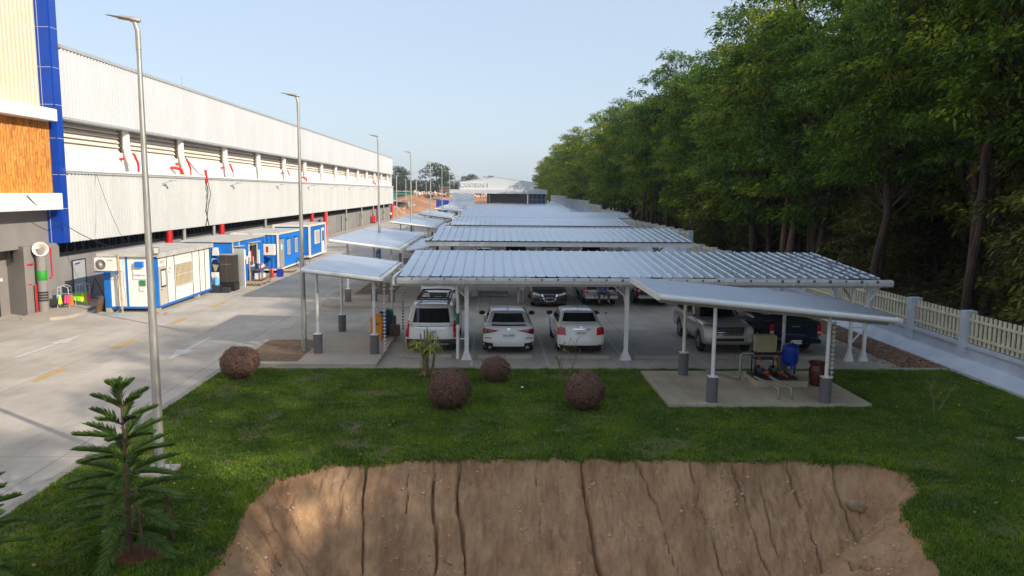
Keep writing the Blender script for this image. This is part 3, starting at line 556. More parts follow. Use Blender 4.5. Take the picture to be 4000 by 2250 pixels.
# ================================================================== CARPORTS
def sheet_roof(parent, x0, x1, ya, za, yb, zb, m, period=.355, name='roof_sheet', T=.0):
    mb = MB(); ribbed(mb, x1-x0, period, .035, .035, lambda u, w_, v: (x0+u, ya+(yb-ya)*w_, za+(zb-za)*w_+v), side=.12)
    ob = mb.build(name, MT[m], parent, fix=False); md = ob.modifiers.new('s', 'SOLIDIFY'); md.thickness = .006; return ob
def steel_post(parent, x, y, z, truss=False, pipe=False):
    if truss:
        MB().box(x-.32,x-.22,y-.05,y+.05,.02,z).box(x+.22-.04,x+.32-.04,y-.05,y+.05,.02,z).tube([(x-.27,y,.6),(x+.23,y,1.2),(x-.27,y,1.8)], .03, 6).tube([(x-.27,y,1.2),(x+.23,y,1.2)], .03, 6).tube([(x-.27,y,1.85),(x+.23,y,1.85)], .03, 6).build('post', MT['white_paint'], parent)
        MB().prism([(-.42,0),(-.12,0),(-.22,.3),(-.32,.3)], lambda u, v, w_: (x+u, y+w_, v+.01), -.09, .09).prism([(.08,0),(.38,0),(.28,.3),(.18,.3)], lambda u, v, w_: (x+u, y+w_, v+.01), -.09, .09).build('base_shoe', MT['white_paint'], parent)
        MB().tube([(x,y,z-1.0),(x-1.0,y,z-.1)], .05, 6).tube([(x,y,z-1.0),(x+.6,y,z-.1)], .05, 6).tube([(x,y,z-.9),(x-.2,y+1.2,z-.05)], .05, 6).build('brace', MT['white_paint'], parent)
    else:
        MB().box(x-.07,x+.07,y-.07,y+.07,.02,z).build('post', MT['white_paint'], parent, bevel=.008)
        MB().prism([(-.19,0),(.19,0),(.08,.28),(-.08,.28)], lambda u, v, w_: (x+u, y+w_, v+.01), -.12, .12).build('base_shoe', MT['white_paint'], parent)
        MB().tube([(x,y,z-.9),(x,y+1.1,z-.02)], .045, 6).tube([(x,y,z-.5),(x-.5,y,z-.05)], .03, 6).build('brace', MT['white_paint'], parent)
    if pipe:
        dp = MB().tube([(x-.3,y-.1,.05),(x-.3,y-.1,2.1),(x-.32,y-.3,2.5),(x-.3,y-.35,2.65)], .055, 10).tube([(x-.3,y-.1,.75),(x-.05,y-.05,.75)], .02, 6).build('downpipe', MT['white_paint'], parent, smooth=True)
        MB().lathe([(.056,0),(.06,.01),(.06,.38),(.056,.39)], (x-.3, y-.1, 1.25), 12).build('pipe_marking', MT['green_band'], dp, smooth=True)
cp = empty('carport', (0, 0, 0), 0, 'nearest carport, its ribbed roof speckled with dead leaves towards the trees', 'carport', 'carports in rows across the car park')
sheet_roof(cp, -3.05, 13.3, 25.22, 2.93, 30.9, 3.36, 'roof_littered')
g = MB(); prof = [(0,0),(-.16,.0),(-.20,.05),(-.20,.16),(-.17,.22),(0,.235)]
g.prism(prof, lambda u, v, w_: (w_, 25.22+u, 2.655+v), -3.1, 13.62); g.build('gutter', MT['gutter'], cp)
gb = MB(); [gb.box(x, x+.012, 25.005, 25.02, 2.66, 2.88) for x in (-.9,2.1,4.9,7.9,10.2,12.6)]; gb.build('gutter_joints', MT['white_paint'], cp)
sp = MB(); 
for k in range(30):
    x = -2.6+k*.54; r_k = .012+.02*max(0, (x+2)/16)*rnd.random()*1.5; sp.box(x-r_k*1.5, x+r_k*1.5, 25.008, 25.018, 2.86-r_k*2.2, 2.885)
sp.build('gutter_debris', MT['mulch'], cp)
MB().box(-3.25, 13.3, 25.23, 25.31, 2.60, 2.66).build('front_beam', MT['white_paint'], cp); MB().box(-3.25,-3.17,25.0,30.9,2.66,2.92).build('end_beam', MT['white_paint'], cp)
MB().prism([(25.3,2.80),(30.85,3.22),(30.85,3.34),(25.3,2.9)], lambda u, v, w_: (w_, u, v), 13.22, 13.30).build('end_beam', MT['cream_frame'], cp)
pb = MB(); [pb.box(-3.1, 13.2, y-.03, y+.03, 2.80+(y-25.3)*.0757-.05, 2.84+(y-25.3)*.0757) for y in (26.4,27.5,28.6,29.7,30.75)]; pb.build('purlins', MT['white_paint'], cp)
rf = MB(); [rf.prism([(25.3,2.66),(30.8,3.1),(30.8,3.22),(25.3,2.76)], lambda u, v, w_: (w_, u, v), x-.04, x+.04) for x in (-.8,4.69,12.6)]; rf.build('rafters', MT['white_paint'], cp)
steel_post(cp, -.8, 25.6, 2.66, pipe=True); steel_post(cp, 4.69, 25.6, 2.66); steel_post(cp, 12.75, 25.5, 2.66, truss=True)
MB().lathe([(.06,0),(.065,.01),(.065,.38),(.06,.39)], (13.02, 25.42, 1.35), 12).build('pipe_marking', MT['green_band'], cp, smooth=True)
MB().box(12.3,13.3,28.0,28.1,.02,2.9).build('back_frame', MT['white_paint'], cp) if False else None
rows = [(36.95,-3.2,9.95,'roof_littered','second carport from the lawn, with dark cars parked beneath it'),(54.3,-3.2,10.1,'roof_sheet','third carport from the lawn, its white fascia shorter than the second'),(71.5,-3.2,13.3,'roof_sheet','fourth carport from the lawn, reaching farthest right to the fence'),(88.8,-3.2,9.6,'roof_sheet','fifth carport from the lawn with pale sunlit ribs'),(106.0,-3.2,10.7,'roof_sheet','sixth carport from the lawn, a thin strip before the canteen'),(123.3,-3.2,11.2,'roof_sheet','farthest carport, just in front of the canteen')]
for i, (y, xa, xb, m, lb) in enumerate(rows):
    c = empty('carport', (0, 0, 0), 0, lb, 'carport', 'carports in rows across the car park')
    sheet_roof(c, xa+.35, xb-.05, y-.08, 3.37, y+5.2, 3.76, m); sheet_roof(c, xa+.35, xb-.05, y+5.2, 3.755, y+10.2, 3.37, m, name='back_roof_sheet')
    MB().box(xa, xb, y, y+.1, 3.10, 3.32).build('fascia', MT['white_paint'], c); MB().box(xa+.02, xb-.02, y-.03, y+.05, 3.325, 3.368).build('closure_shade_strip', MT['frame_dark'], c); MB().box(xa, xb, y+10.1, y+10.2, 3.1, 3.34).build('fascia', MT['white_paint'], c)  # black closure strip also paints in the shadow line under the rib ends
    MB().box(xa,xa+.1,y+.1,y+10.1,3.1,3.3).build('end_beam', MT['white_paint'], c); MB().box(xb-.1,xb,y+.1,y+10.1,3.1,3.3).build('end_beam', MT['steel_grey'], c)
    pb = MB(); [pb.box(xa+.1, xb-.1, yy-.03, yy+.03, 3.18, 3.26) for yy in (y+1.5, y+3, y+4.5, y+6, y+7.5, y+9)]; pb.build('purlins', MT['white_paint'], c)
    for x in (-.8, 4.69, xb-.7):
        for yy in (y+4.7, y+5.5): MB().box(x-.07,x+.07,yy-.07,yy+.07,.02,3.55).build('post', MT['white_paint'], c); MB().prism([(-.19,0),(.19,0),(.08,.28),(-.08,.28)], lambda u, v, w_: (x+u, yy+w_, v+.01), -.12, .12).build('base_shoe', MT['white_paint'], c)
        MB().tube([(x,y+4.7,2.5),(x,y+2.2,3.2)], .045, 6).tube([(x,y+5.5,2.5),(x,y+8,3.2)], .045, 6).build('brace', MT['white_paint'], c)
        MB().prism([(y+.1,3.1),(y+5.1,3.5),(y+10.1,3.1),(y+10.1,3.2),(y+5.1,3.65),(y+.1,3.2)], lambda u, v, w_: (w_, u, v), x-.04, x+.04).build('rafter', MT['white_paint'], c)
# ================================================================== WALKWAY CANOPIES
def canopy(x0, x1, y0, y1, zl, zr, cols, label, gut=True, chain=(), pier=.67, sheetm='roof_sheet2', base=.13, group='mono-pitch walkway canopies beside the carports', chain_label=None, per=.21):
    t = empty('walkway_canopy', (0, 0, 0), 0, label, 'canopy', group)
    mb = MB(); ribbed(mb, y1-y0, per, .045, .07, lambda u, w_, v: (x0+(x1-x0)*w_, y0+u, zl+(zr-zl)*w_+v), side=.3); ob = mb.build('roof_sheet', MT[sheetm], t, fix=False); md = ob.modifiers.new('s', 'SOLIDIFY'); md.thickness = .006
    sl = (zr-zl)/(x1-x0)
    for yy in (y0-.03, y1+.03): MB().tube([(x0, yy, zl-.05), (x1, yy, zr-.05)], .075, 12).build('edge_trim', MT['white_paint'], t, smooth=True)
    MB().prism([(0,0),(.13,0),(.15,.10),(0,.10)], lambda u, v, w_: (x1+u, w_, zr-.1+v), y0-.05, y1+.05).build('gutter', MT['white_paint'], t)
    MB().box(x0-.03, x0+.02, y0, y1, zl-.14, zl+.03).build('high_trim', MT['white_paint'], t)
    k = 0
    for (cx_, cy_) in cols:
        zt = zl+sl*(cx_-x0)-.16
        MB().tube([(cx_,cy_,base+pier),(cx_,cy_,zt)], .052, 12).build('column', MT['white_paint'], t, smooth=True)
        MB().lathe([(.155,0),(.155,pier)], (cx_, cy_, base), 20).build('concrete_pier', MT['pier_grey'], t, smooth=True)
        MB().box(cx_-.13,cx_+.13,cy_-.13,cy_+.13,base+pier,base+pier+.02).build('pier_cap', MT['white_paint'], t)
    for cy_ in sorted(set(c[1] for c in cols)): MB().prism([(x0+.1,zl-.24),(x1-.05,zr-.24+.0),(x1-.05,zr-.13),(x0+.1,zl-.13)], lambda u, v, w_: (u, w_, v), cy_-.045, cy_+.045).build('beam', MT['steel_grey'], t)
    pm = MB(); [pm.prism([(x-.03,0),(x+.03,0),(x+.03,.06),(x-.03,.06)], lambda u, v, w_, x=x: (u, w_, zl+sl*(x-x0)-.12+v), y0, y1) for x in np.linspace(x0+.2, x1-.2, 4)]; pm.build('purlins', MT['steel_grey'], t)
    return t
def rain_chain(x, y, z1, z0, label, m='white_paint'):
    t = empty('rain_chain', (x, y, z1), 0, label, 'rain chain', 'cup rain chains hanging from canopy gutters'); n = int((z1-z0)/.125)
    for k in range(n):
        c = MB().lathe([(.012,-.07),(.03,-.06),(.058,.0),(.05,.0),(.02,-.04)], (0, 0, -.06-k*.125), 10).build('cup', MT[m], t, smooth=True)
        MB().tube([(0,0,-.06-k*.125),(0,0,-.13-k*.125+.07+.055)], .006, 4).build('link', MT[m], c)
canopy(-6.27, -3.72, 25.25, 30.85, 3.15, 2.86, [(-5.97,26.05),(-4.0,25.95),(-5.94,30.2),(-3.92,30.1)], 'nearest walkway canopy with four columns on grey piers beside the yellow bin')
rain_chain(-3.62, 25.75, 2.75, .15, 'white cup rain chain at the front corner of the nearest walkway canopy'); rain_chain(-3.55, 30.6, 2.75, .1, 'grey cup rain chain at the rear of the nearest walkway canopy', 'steel_grey')
cl = ['second walkway canopy, wide and blue-white, behind the nearest one','third walkway canopy in front of the third street lamp','fourth walkway canopy, beside the bend of the road','fifth walkway canopy, small and pale near the canteen','farthest walkway canopy, below the pale blue canteen screen']
for i, (ya, yb) in enumerate(((36.9,49.7),(59.6,72.6),(81.6,94.8),(107,119.5),(126,137))):
    canopy(-7.8, -4.5, ya, yb, 3.38, 2.98, [(-7.2,ya+1.4),(-5.0,ya+1.4),(-7.2,yb-1.5),(-5.0,yb-1.5),(-5.93,ya+1.7)][:5 if i == 0 else 4], cl[i])
    rain_chain(-4.35, ya+.6, 2.9, .2, 'cup rain chain at the front corner of the %s walkway canopy' % ('second','third','fourth','fifth','farthest')[i])
    canopy(-4.25, -3.3, ya+1.8, yb-3.0, 2.80, 2.92, [(-3.5,ya+2.5),(-3.5,yb-3.4)], 'narrow lower canopy strip between the %s walkway canopy and the carports' % ('second','third','fourth','fifth','farthest')[i], group='narrow lower canopy strips')
# pump shelter
canopy(4.42, 10.8, 19.55, 23.6, 3.1, 2.5, [(6.05,19.95),(9.15,19.9),(6.05,23.05),(9.15,23.0)], 'grey low-pitched canopy roofed with ribbed sheet over the water pumps on the lawn', pier=.70, base=.12, sheetm='roof_sheet', group='pump shelter')
rain_chain(9.36, 20.05, 2.5, .7, 'white cup rain chain beside the front right column of the pump shelter')
tag(MB().box(4.82, 10.38, 19.74, 23.55, -.2, .12).build('concrete_slab', MT['slab'], bevel=.01), kind='structure')

# ================================================================== BOUNDARY WALL AND PICKET FENCE
def fence(y0, y1, zt, label, x=16.0, step=3.24, simple=False, x1=None, footing=True):
    t = empty('boundary_fence', (x, y0, 0), 0, label, 'fence', 'stepped lengths of picket fence on the boundary wall')
    n = max(1, round((y1-y0)/step)); s = (y1-y0)/n; wt = zt-1.03
    B = lambda mb, name, m, **kw: mb.build(name, MT[m], t, M=Matrix.Translation((-x, -y0, 0)), **kw)
    B(MB().box(x-.06, x+.12, y0, y1, -.2, wt-.12), 'low_wall', 'wall_blue'); B(MB().box(x-.14, x+.16, y0, y1, wt-.12, wt), 'coping', 'wall_blue')
    if footing: B(MB().prism([(15.35,-.2),(15.94,-.2),(15.94,.36),(15.8,.36),(15.35,.06)], lambda u, v, w_: (u, w_, v), y0, y1), 'sloped_footing', 'wall_blue')
    for k in range(n+1):
        yy = y0+k*s; B(MB().box(x-.2, x+.2, yy-.16, yy+.16, -.1, zt+.05), 'pier', 'wall_blue', bevel=.012)
    for k in range(n):
        a = y0+k*s+.17; b = y0+(k+1)*s-.17; p = MB(); m_ = 13 if not simple else 9
        for j in range(m_):
            yy = a+(b-a)*(j+.5)/m_; ww = .065; p.box(x-.035, x+.0, yy-ww, yy+ww, wt+.03, zt-.02)
        p.box(x-.075, x-.037, a, b, wt+.2, wt+.28).box(x-.075, x-.037, a, b, zt-.27, zt-.19)
        B(p, 'picket_panel', 'picket')
fence(14.9, 60.1, 1.9, 'nearest stretch of cream picket fence on the low blue-white wall right of the carports')
fence(60.3, 89, 2.75, 'second stretch of picket fence, one step higher, behind the third carport', simple=True)
fence(89.2, 110.5, 3.36, 'third stretch of picket fence beside the farther carports', simple=True)
fence(110.7, 124, 3.9, 'fourth stretch of picket fence, a short step before the canteen', simple=True)
fence(124.2, 160.5, 4.4, 'fifth stretch of picket fence running right of the canteen', simple=True)
fence(160.7, 200, 4.95, 'farthest stretch of picket fence beyond the canteen corner', simple=True)
# inner blue-white retaining bank that rises beside the far carports
tag(MB().quad((13.9,60,.05),(15.9,60,.9),(15.9,200,3.6),(12.2,200,.3)).quad((13.9,60,.05),(12.2,200,.3),(12.2,200,-.2),(13.9,60,-.2)).build('retaining_slope', MT['wall_blue']), kind='structure')
#@@PART2
# ================================================================== SITE OFFICES (portable cabins)
def cabin(x0, x1, y0, y1, z0, z1, label, name='site_office'):
    t = empty(name, ((x0+x1)/2, (y0+y1)/2, 0), 0, label, 'site office', 'portable site offices along the warehouse')
    global M_
    M_ = Matrix.Translation((-(x0+x1)/2, -(y0+y1)/2, 0)); Mc = M_.copy()
    def P(mb, nm, m, parent=None, **kw): return mb.build(nm, MT[m], parent or t, M=Mc, **kw)
    return t, P
# --- first: white panels, blue corner posts
x0, x1, y0, y1, z0, z1 = -17.95, -15.5, 35.5, 42.35, .2, 2.72
t, P = cabin(x0, x1, y0, y1, z0, z1, 'nearest site office, white panels with blue corner posts and a grey overhanging roof')
P(MB().box(x0+.03, x1-.03, y0+.03, y1-.03, z0+.05, z1-.02), 'wall', 'panel_white')
P(MB().box(x0-.2, x1+.12, y0-.15, y1+.12, z1, z1+.05).box(x0-.2,x1+.12,y0-.15,y0-.1,z1-.1,z1).box(x1+.07,x1+.12,y0-.1,y1+.12,z1-.16,z1), 'roof', 'roof_pale')
for (a, b, c, d) in ((x0,x0+.3,y0,y0+.06),(x1-.28,x1,y0,y0+.06),(x0+1.02,x0+1.1,y0+.0,y0+.05),(x1-.05,x1,y0+.06,y0+.16),(x1-.05,x1,y1-.14,y1),(x0,x0+.05,y0+.06,y1)): P(MB().box(a,b,c,d,z0,z1-.03), 'corner_post', 'cont_blue')
P(MB().box(x0,x1,y0-.01,y0+.04,z0-.02,z0+.07).box(x1-.04,x1+.015,y0+.04,y1,z0-.02,z0+.09), 'base_rail', 'cont_blue2')
jm = MB(); [jm.box(x1-.03, x1-.005, yy, yy+.02, z0+.09, z1-.04) for yy in (y0+.16, y0+1.12, y0+2.0, y0+4.25, y0+5.2, y0+5.95, y1-.17)]; jm.box(x0+.62,x0+.64,y0+.018,y0+.028,z0+.07,z1-.04); P(jm, 'panel_joints', 'frame_dark')
d = P(MB().box(x1-.02, x1+.012, y0+.22, y0+1.05, z0+.09, 2.12), 'door', 'alu'); P(MB().box(x1+.012, x1+.022, y0+.36, y0+.92, 1.12, 1.98), 'window', 'frame_dark', d); P(MB().box(x1+.022, x1+.026, y0+.42, y0+.86, 1.2, 1.9), 'notice', 'paper', d); P(MB().box(x1+.012,x1+.06,y0+.28,y0+.36,1.02,1.06), 'handle', 'chrome', d)
wn = P(MB().box(x1-.02, x1+.012, y0+2.15, y0+4.1, 1.0, 2.05), 'window', 'brown_shutter'); gm = MB()
for k in range(14): gm.box(x1+.03, x1+.042, y0+2.15+k*.148, y0+2.17+k*.148, .98, 2.07)
gm.box(x1+.028,x1+.045,y0+2.12,y0+4.14,.96,.99).box(x1+.028,x1+.045,y0+2.12,y0+4.14,2.05,2.08).box(x1+.028,x1+.04,y0+2.12,y0+4.14,1.5,1.52); P(gm, 'grille', 'white_paint', wn)
P(MB().box(x1-.01, x1+.006, y0+.34, y0+.8, 2.22, 2.42), 'sign', 'sign_white'); text_mesh('DICO', .17, .002, 'lettering', MT['cloth_red'], t, M=M_ @ Matrix.Translation((x1+.01, y0+.57, 2.32)) @ Matrix.Rotation(R(90), 4, 'Z') @ Matrix.Rotation(R(90), 4, 'X'))
P(MB().box(x0+1.35, x0+1.95, y0-.02, y0+.03, 1.55, 2.0), 'sign', 'sign_white'); P(MB().box(x0+1.62,x0+1.9,y0-.02,y0+.03,1.25,1.5), 'sign', 'green_far'); P(MB().box(x0+1.62,x0+1.85,y0-.02,y0+.03,1.0,1.2), 'sign', 'paper')
text_mesh('ห้องผู้รับเหมา', .11, .001, 'lettering', MT['ink'], t, M=M_ @ Matrix.Translation((x0+1.65, y0-.024, 1.74)) @ Matrix.Rotation(R(90), 4, 'X')) 
P(MB().box(x0+1.5,x0+1.85,y0-.15,y0+.03,2.12,2.38), 'meter_box', 'cont_blue')
P(MB().box(x1+.02,x1+.16,y0+1.35,y0+1.5,1.95,2.1).box(x1+.0,x1+.08,y0+1.3,y0+1.5,1.78,1.9), 'socket_box', 'plastic_white')
fl = empty('floodlight', (x1-.1, y0-.15, z1+.05), 0, 'small square floodlight on the front corner of the nearest site office roof', 'floodlight')
MB().tube([(0,0,0),(.05,-.05,.12),(.12,-.1,.14)], .02, 6).build('bracket', MT['frame_dark'], fl); MB().box(.05,.30,-.18,-.12,0,.3, M=Matrix.Rotation(R(20), 4, 'Z')).build('housing', MT['frame_dark'], fl); MB().box(.07,.28,-.186,-.181,.02,.28, M=Matrix.Rotation(R(20), 4, 'Z')).build('lens', MT['lamp_clear'], fl)
# AC unit hung on the near face
ac = empty('air_conditioner', (x0+.3, y0-.3, 1.95), 0, 'white outdoor air conditioner on a blue shelf on the nearest site office', 'air conditioner')
MB().box(-.48,.42,-.16,.16,.02,.64).build('casing', MT['plastic_white'], ac, bevel=.02); MB().lathe([(.255,0),(.255,.012),(.235,.02),(.235,.0)], n=28, M=Matrix.Translation((-.17,-.163,.33)) @ Matrix.Rotation(R(90),4,'X')).build('fan_ring', MT['plastic_white'], ac, smooth=True)
MB().lathe([(.0,0),(.235,0)], n=28, M=Matrix.Translation((-.17,-.164,.33)) @ Matrix.Rotation(R(90),4,'X')).build('fan', MT['steel_grey'], ac)
gm = MB(); [gm.box(.05,.235,-.004,.004,-.003,.003, M=Matrix.Translation((-.17,-.175,.33)) @ Matrix.Rotation(2*math.pi*k/26,4,'Y')) for k in range(26)]; gm.lathe([(.05,0),(.04,.012)], n=12, M=Matrix.Translation((-.17,-.172,.33)) @ Matrix.Rotation(R(90),4,'X')); gm.build('fan_guard', MT['plastic_white'], ac)
text_mesh('SAMSUNG', .062, .001, 'lettering', MT['ink'], ac, M=Matrix.Translation((.24,-.163,.52)) @ Matrix.Rotation(R(90),4,'X'))
MB().box(-.52,.55,-.22,.26,-.03,.0).build('shelf', MT['cont_blue2'], ac); MB().tube([(.5,-.2,-.02),(.42,.26,-.35)], .018, 5).build('shelf_brace', MT['cont_blue2'], ac)
tag(MB().tube([(-17.05,35.25,.0),(-17.15,35.3,2.75)], .045, 4).build('wooden_pole', MT['wood_pale']), 'pale timber pole leaning against the near face of the first site office', 'pole')
tag(MB().tube([(-16.95,35.28,2.6),(-16.85,35.1,1.8),(-16.92,35.2,1.3),(-16.8,35.1,.9),(-16.9,35.2,.4),(-17.3,35.0,.02),(-17.8,35.0,.02),(-17.0,34.8,.02),(-16.4,35.0,.02)], .012, 5).build('loose_cable', MT['cloth_blue']), 'pale blue cable trailing down the timber pole to the ground', 'cable')
for i, (xx, yy) in enumerate([(-15.6,35.6),(-15.6,40.4),(-17.8,35.6)]): tag(MB().box(xx-.12,xx+.12,yy-.14,yy+.14,.002,.2).build('support_block', MT['concrete_block'], bevel=.01), ('concrete block under the right front corner of the nearest site office','concrete block under the long side of the nearest site office','concrete block under the left front corner of the nearest site office')[i], 'block')
# --- second: blue cabin with open door
x0, x1, y0, y1, z0, z1 = -17.75, -14.95, 44.3, 50.4, .15, 2.7
t, P = cabin(x0, x1, y0, y1, z0, z1, 'second site office, flat blue walls with a white door standing open')
P(MB().box(x0+.02, x1-.02, y0+.02, y1-.02, z0, z1-.02), 'wall', 'cont_blue'); P(MB().box(x0-.12, x1+.06, y0-.1, y1+.08, z1, z1+.09), 'roof', 'roof_pale'); P(MB().box(x1-.02,x1+.02,y0,y0+.12,z0,z1).box(x1-.02,x1+.02,y0+1.15,y0+1.25,z0,z1), 'door_frame', 'alu'); P(MB().box(x0,x1+.02,y0-.0,y1,z0-.12,z0), 'base_rail', 'steel_grey')
P(MB().box(x1-.02, x1+.01, y0+.14, y0+1.13, z0, 2.4), 'doorway', 'black'); d = P(MB().box(x1, x1+.9, y0+.06, y0+.11, z0, 2.35, M=Matrix.Translation((x1,y0+.1,0)) @ Matrix.Rotation(R(-28),4,'Z') @ Matrix.Translation((-x1,-y0-.1,0))), 'door', 'panel_white')
wn = P(MB().box(x1-.02,x1+.015,y0+3.0,y0+4.5,1.05,2.3), 'window', 'glass_dark'); P(MB().box(x1+.0,x1+.035,y0+2.9,y0+3.0,.95,2.4).box(x1,x1+.035,y0+4.5,y0+4.6,.95,2.4).box(x1,x1+.035,y0+3.0,y0+4.5,2.3,2.4).box(x1,x1+.035,y0+3.0,y0+4.5,.95,1.05).box(x1+.015,x1+.03,y0+3.7,y0+3.78,1.05,2.3), 'frame', 'cream_frame', wn)
P(MB().box(x1,x1+.25,y0+2.9,y0+4.7,2.45,2.48).box(x1,x1+.3,y0+.05,y0+1.3,2.42,2.45), 'awning', 'roof_pale')
for (a, b, c, d_) in ((1.5,1.85,1.3,1.9),(2.0,2.3,1.5,2.1),(2.4,2.75,1.2,1.7),(4.8,5.1,1.0,1.9)): P(MB().box(x1,x1+.02,y0+a,y0+b,c,d_), 'notice', 'paper')
P(MB().tube([(x1-1.6,y0-.05,2.5),(x1-1.3,y0-.1,2.2),(x1-1.0,y0-.1,2.15)], .03, 6).tube([(x1-1.2,y0-.08,1.5),(x1-1.15,y0-.1,1.75),(x1-.8,y0-.1,1.7),(x1-.75,y0-.1,1.5)], .03, 6), 'drain_hose', 'plastic_white')
P(MB().prism([(0,0),(.35,0),(.28,.45),(.06,.45)], lambda u, v, w_: (x1-1.1+u, y0+w_, 1.95+v), -.25, 0), 'vent_hood', 'plastic_white'); P(MB().tube([(x1-2.2,y0-.06,.3),(x1-2.2,y0-.06,2.0)], .035, 6), 'vent_pipe', 'plastic_white')
cb = empty('metal_cabinet', (-14.93, 43.55, 0), 0, 'dark brown padlocked metal cabinet in front of the second site office', 'cabinet')
MB().box(-.40,.40,-.4,.4,.5,2.05).build('body', MT['dark_cab'], cb, bevel=.01); MB().box(-.42,.42,-.42,.42,.02,.48).build('plinth', MT['black'], cb); MB().box(-.01,.01,-.41,-.402,.55,2.0).box(-.3,.25,-.415,-.402,1.5,1.56).build('door_bars', MT['wood_dark'], cb); MB().box(-.42,.42,-.43,.43,2.05,2.08).build('top', MT['steel_grey'], cb)
acb = empty('air_conditioner', (-16.9, 42.9, .15), 0, 'cream air conditioner standing on the ground between the first two site offices', 'air conditioner'); MB().box(-.42,.42,-.16,.16,.25,.95).build('casing', MT['plastic_white'], acb, bevel=.02); MB().lathe([(0,0),(.24,0)], n=20, M=Matrix.Translation((-.1,-.165,.6)) @ Matrix.Rotation(R(90),4,'X')).build('fan', MT['steel_grey'], acb); MB().box(-.4,-.34,-.16,.16,-.15,.25).box(.34,.4,-.16,.16,-.15,.25).build('stand', MT['steel_grey'], acb); acb.location = (-15.72, 42.85, .15)
wb = empty('water_bottle', (-15.3, 42.55, .42), 0, 'large translucent blue water bottle on a crate beside the first site office', 'bottle'); MB().lathe([(.13,0),(.14,.02),(.14,.32),(.12,.38),(.035,.44),(.03,.5),(0,.5)], n=16).build('bottle', MT['cloth_blue'], wb, smooth=True)
MB().lathe([(.034,.49),(.034,.52),(0,.52)], n=10).build('cap', MT['sign_white'], wb)
tag(MB().box(-.25,.25,-.2,.2,0,.4).build('black_crate', MT['frame_dark'], bevel=.01), 'black plastic crate under the blue water bottle', 'crate').location = (-15.3,42.55,.005)
tag(MB().box(-.22,.2,-.2,.2,0,.3).build('black_crate', MT['frame_dark'], bevel=.01), 'black plastic crate right of the blue water bottle', 'crate').location = (-14.8,42.6,.005)
br = empty('broom', (-15.42, 42.95, 0), 0, 'straw broom propped head up in front of the brown cabinet', 'broom'); MB().tube([(0,0,0),(-.1,.1,1.2)], .015, 5).build('stick', MT['red_pipe'], br); MB().prism([(-.04,0),(.04,0),(.18,.35),(-.16,.38)], lambda u, v, w_: (-.1+u, .1+w_, 1.15+v), -.03, .03).build('bristles', MT['brown_shutter'], br)
# pallets, table with clutter, extinguisher, jerrycan
def pallet(x, y, rz, label, sx=1.2, sy=1.0):
    t = empty('pallet', (x, y, 0), rz, label, 'pallet'); b = MB(); [b.box(-sx/2, sx/2, -sy/2+k*(sy-.1)/5, -sy/2+.1+k*(sy-.1)/5, .12, .14) for k in range(6)]; b.build('deck', MT['wood_pale'], t)
    c = MB(); [c.box(xx-.05, xx+.05, -sy/2, sy/2, .0, .12) for xx in (-sx/2+.06, 0, sx/2-.06)]; c.build('bearers', MT['wood_dark'], t)
pallet(-14.35, 46.6, R(90), 'wooden pallet on the ground before the open white door', 2.0, 1.1); pallet(-14.3, 53.7, R(90), 'wooden pallet by the grey door of the blue shipping container', 1.2, .9)
tb = empty('work_table', (-14.5, 47.9, 0), 0, 'rough wooden table loaded with clutter beside the second site office', 'table'); MB().box(-.35,.4,-.95,.95,.80,.85).build('tabletop', MT['wood_dark'], tb); MB().box(-.3,.4,-.9,.9,.18,.21).build('shelf', MT['wood_dark'], tb)
for sx in (-.3,.34): 
    for sy in (-.88,.82): MB().box(sx,sx+.06,sy,sy+.06,0,.80).build('leg', MT['wood_dark'], tb)
MB().box(-.35,-.3,-.98,-.9,0,1.6).build('post', MT['wood_pale'], tb)
for i, (dx, dy, z, w_, h, m, nm, lb) in enumerate([(0,-.6,.855,.12,.35,'frame_dark','toolbox','dark box at the near end of the work table'),(0,-.2,.855,.07,.22,'cloth_blue','bottle','blue bottle on the work table'),(.1,.1,.855,.08,.18,'sign_white','tub','white tub in the middle of the work table'),(0,.4,.855,.1,.3,'cloth_pink','tub','pinkish tub towards the far end of the work table'),(0,.75,.855,.07,.2,'paper','bottle','pale bottle at the far end of the work table'),(.05,-.45,.215,.25,.38,'plastic_white','carton','large white carton on the lower shelf of the work table'),(.05,.35,.215,.2,.3,'plastic_white','carton','smaller white carton on the far end of the lower shelf')]):
    q = MB()
    if nm == 'bottle' or nm == 'tub': q.lathe([(w_*.9,0),(w_,h*.1),(w_,h*.7),(w_*.4,h*.85),(w_*.4,h),(0,h)], n=10)
    else: q.prism([(-w_,0),(w_,0),(w_,h*.6),(w_*.3,h),(-w_,h)], lambda u, v, s_: (s_, u, v), -w_*.7, w_*.7)
    tag(q.build(nm, MT[m]), lb, nm).location = (-14.5+dx, 47.9+dy, z)
for i, (dy, m, lb) in enumerate([(-.75,'shirt_white','white shirt hanging on the wall above the work table'),(-.35,'cloth_red','red and white cloth hanging above the work table'),(-.05,'cloth_dark','dark striped towel hanging high on the second site office')]):
    tag(MB().prism([(-.18,0),(.2,-.05),(.22,.5),(.1,.62),(-.1,.62),(-.22,.5)], lambda u, v, w_: (w_, u, v), 0, .03).build('hanging_cloth', MT[m]), lb, 'cloth').location = (-14.90, 47.9+dy, 1.35+.3*(i == 2))
ex = empty('fire_extinguisher', (-14.35, 50.0, 0), 0, 'red fire extinguisher standing right of the work table', 'fire extinguisher'); MB().lathe([(.1,0),(.11,.03),(.11,.5),(.05,.6),(.03,.66),(0,.66)], n=14).build('cylinder', MT['red_pipe'], ex, smooth=True); MB().box(-.09,.05,-.015,.015,.66,.72).build('valve', MT['frame_dark'], ex)
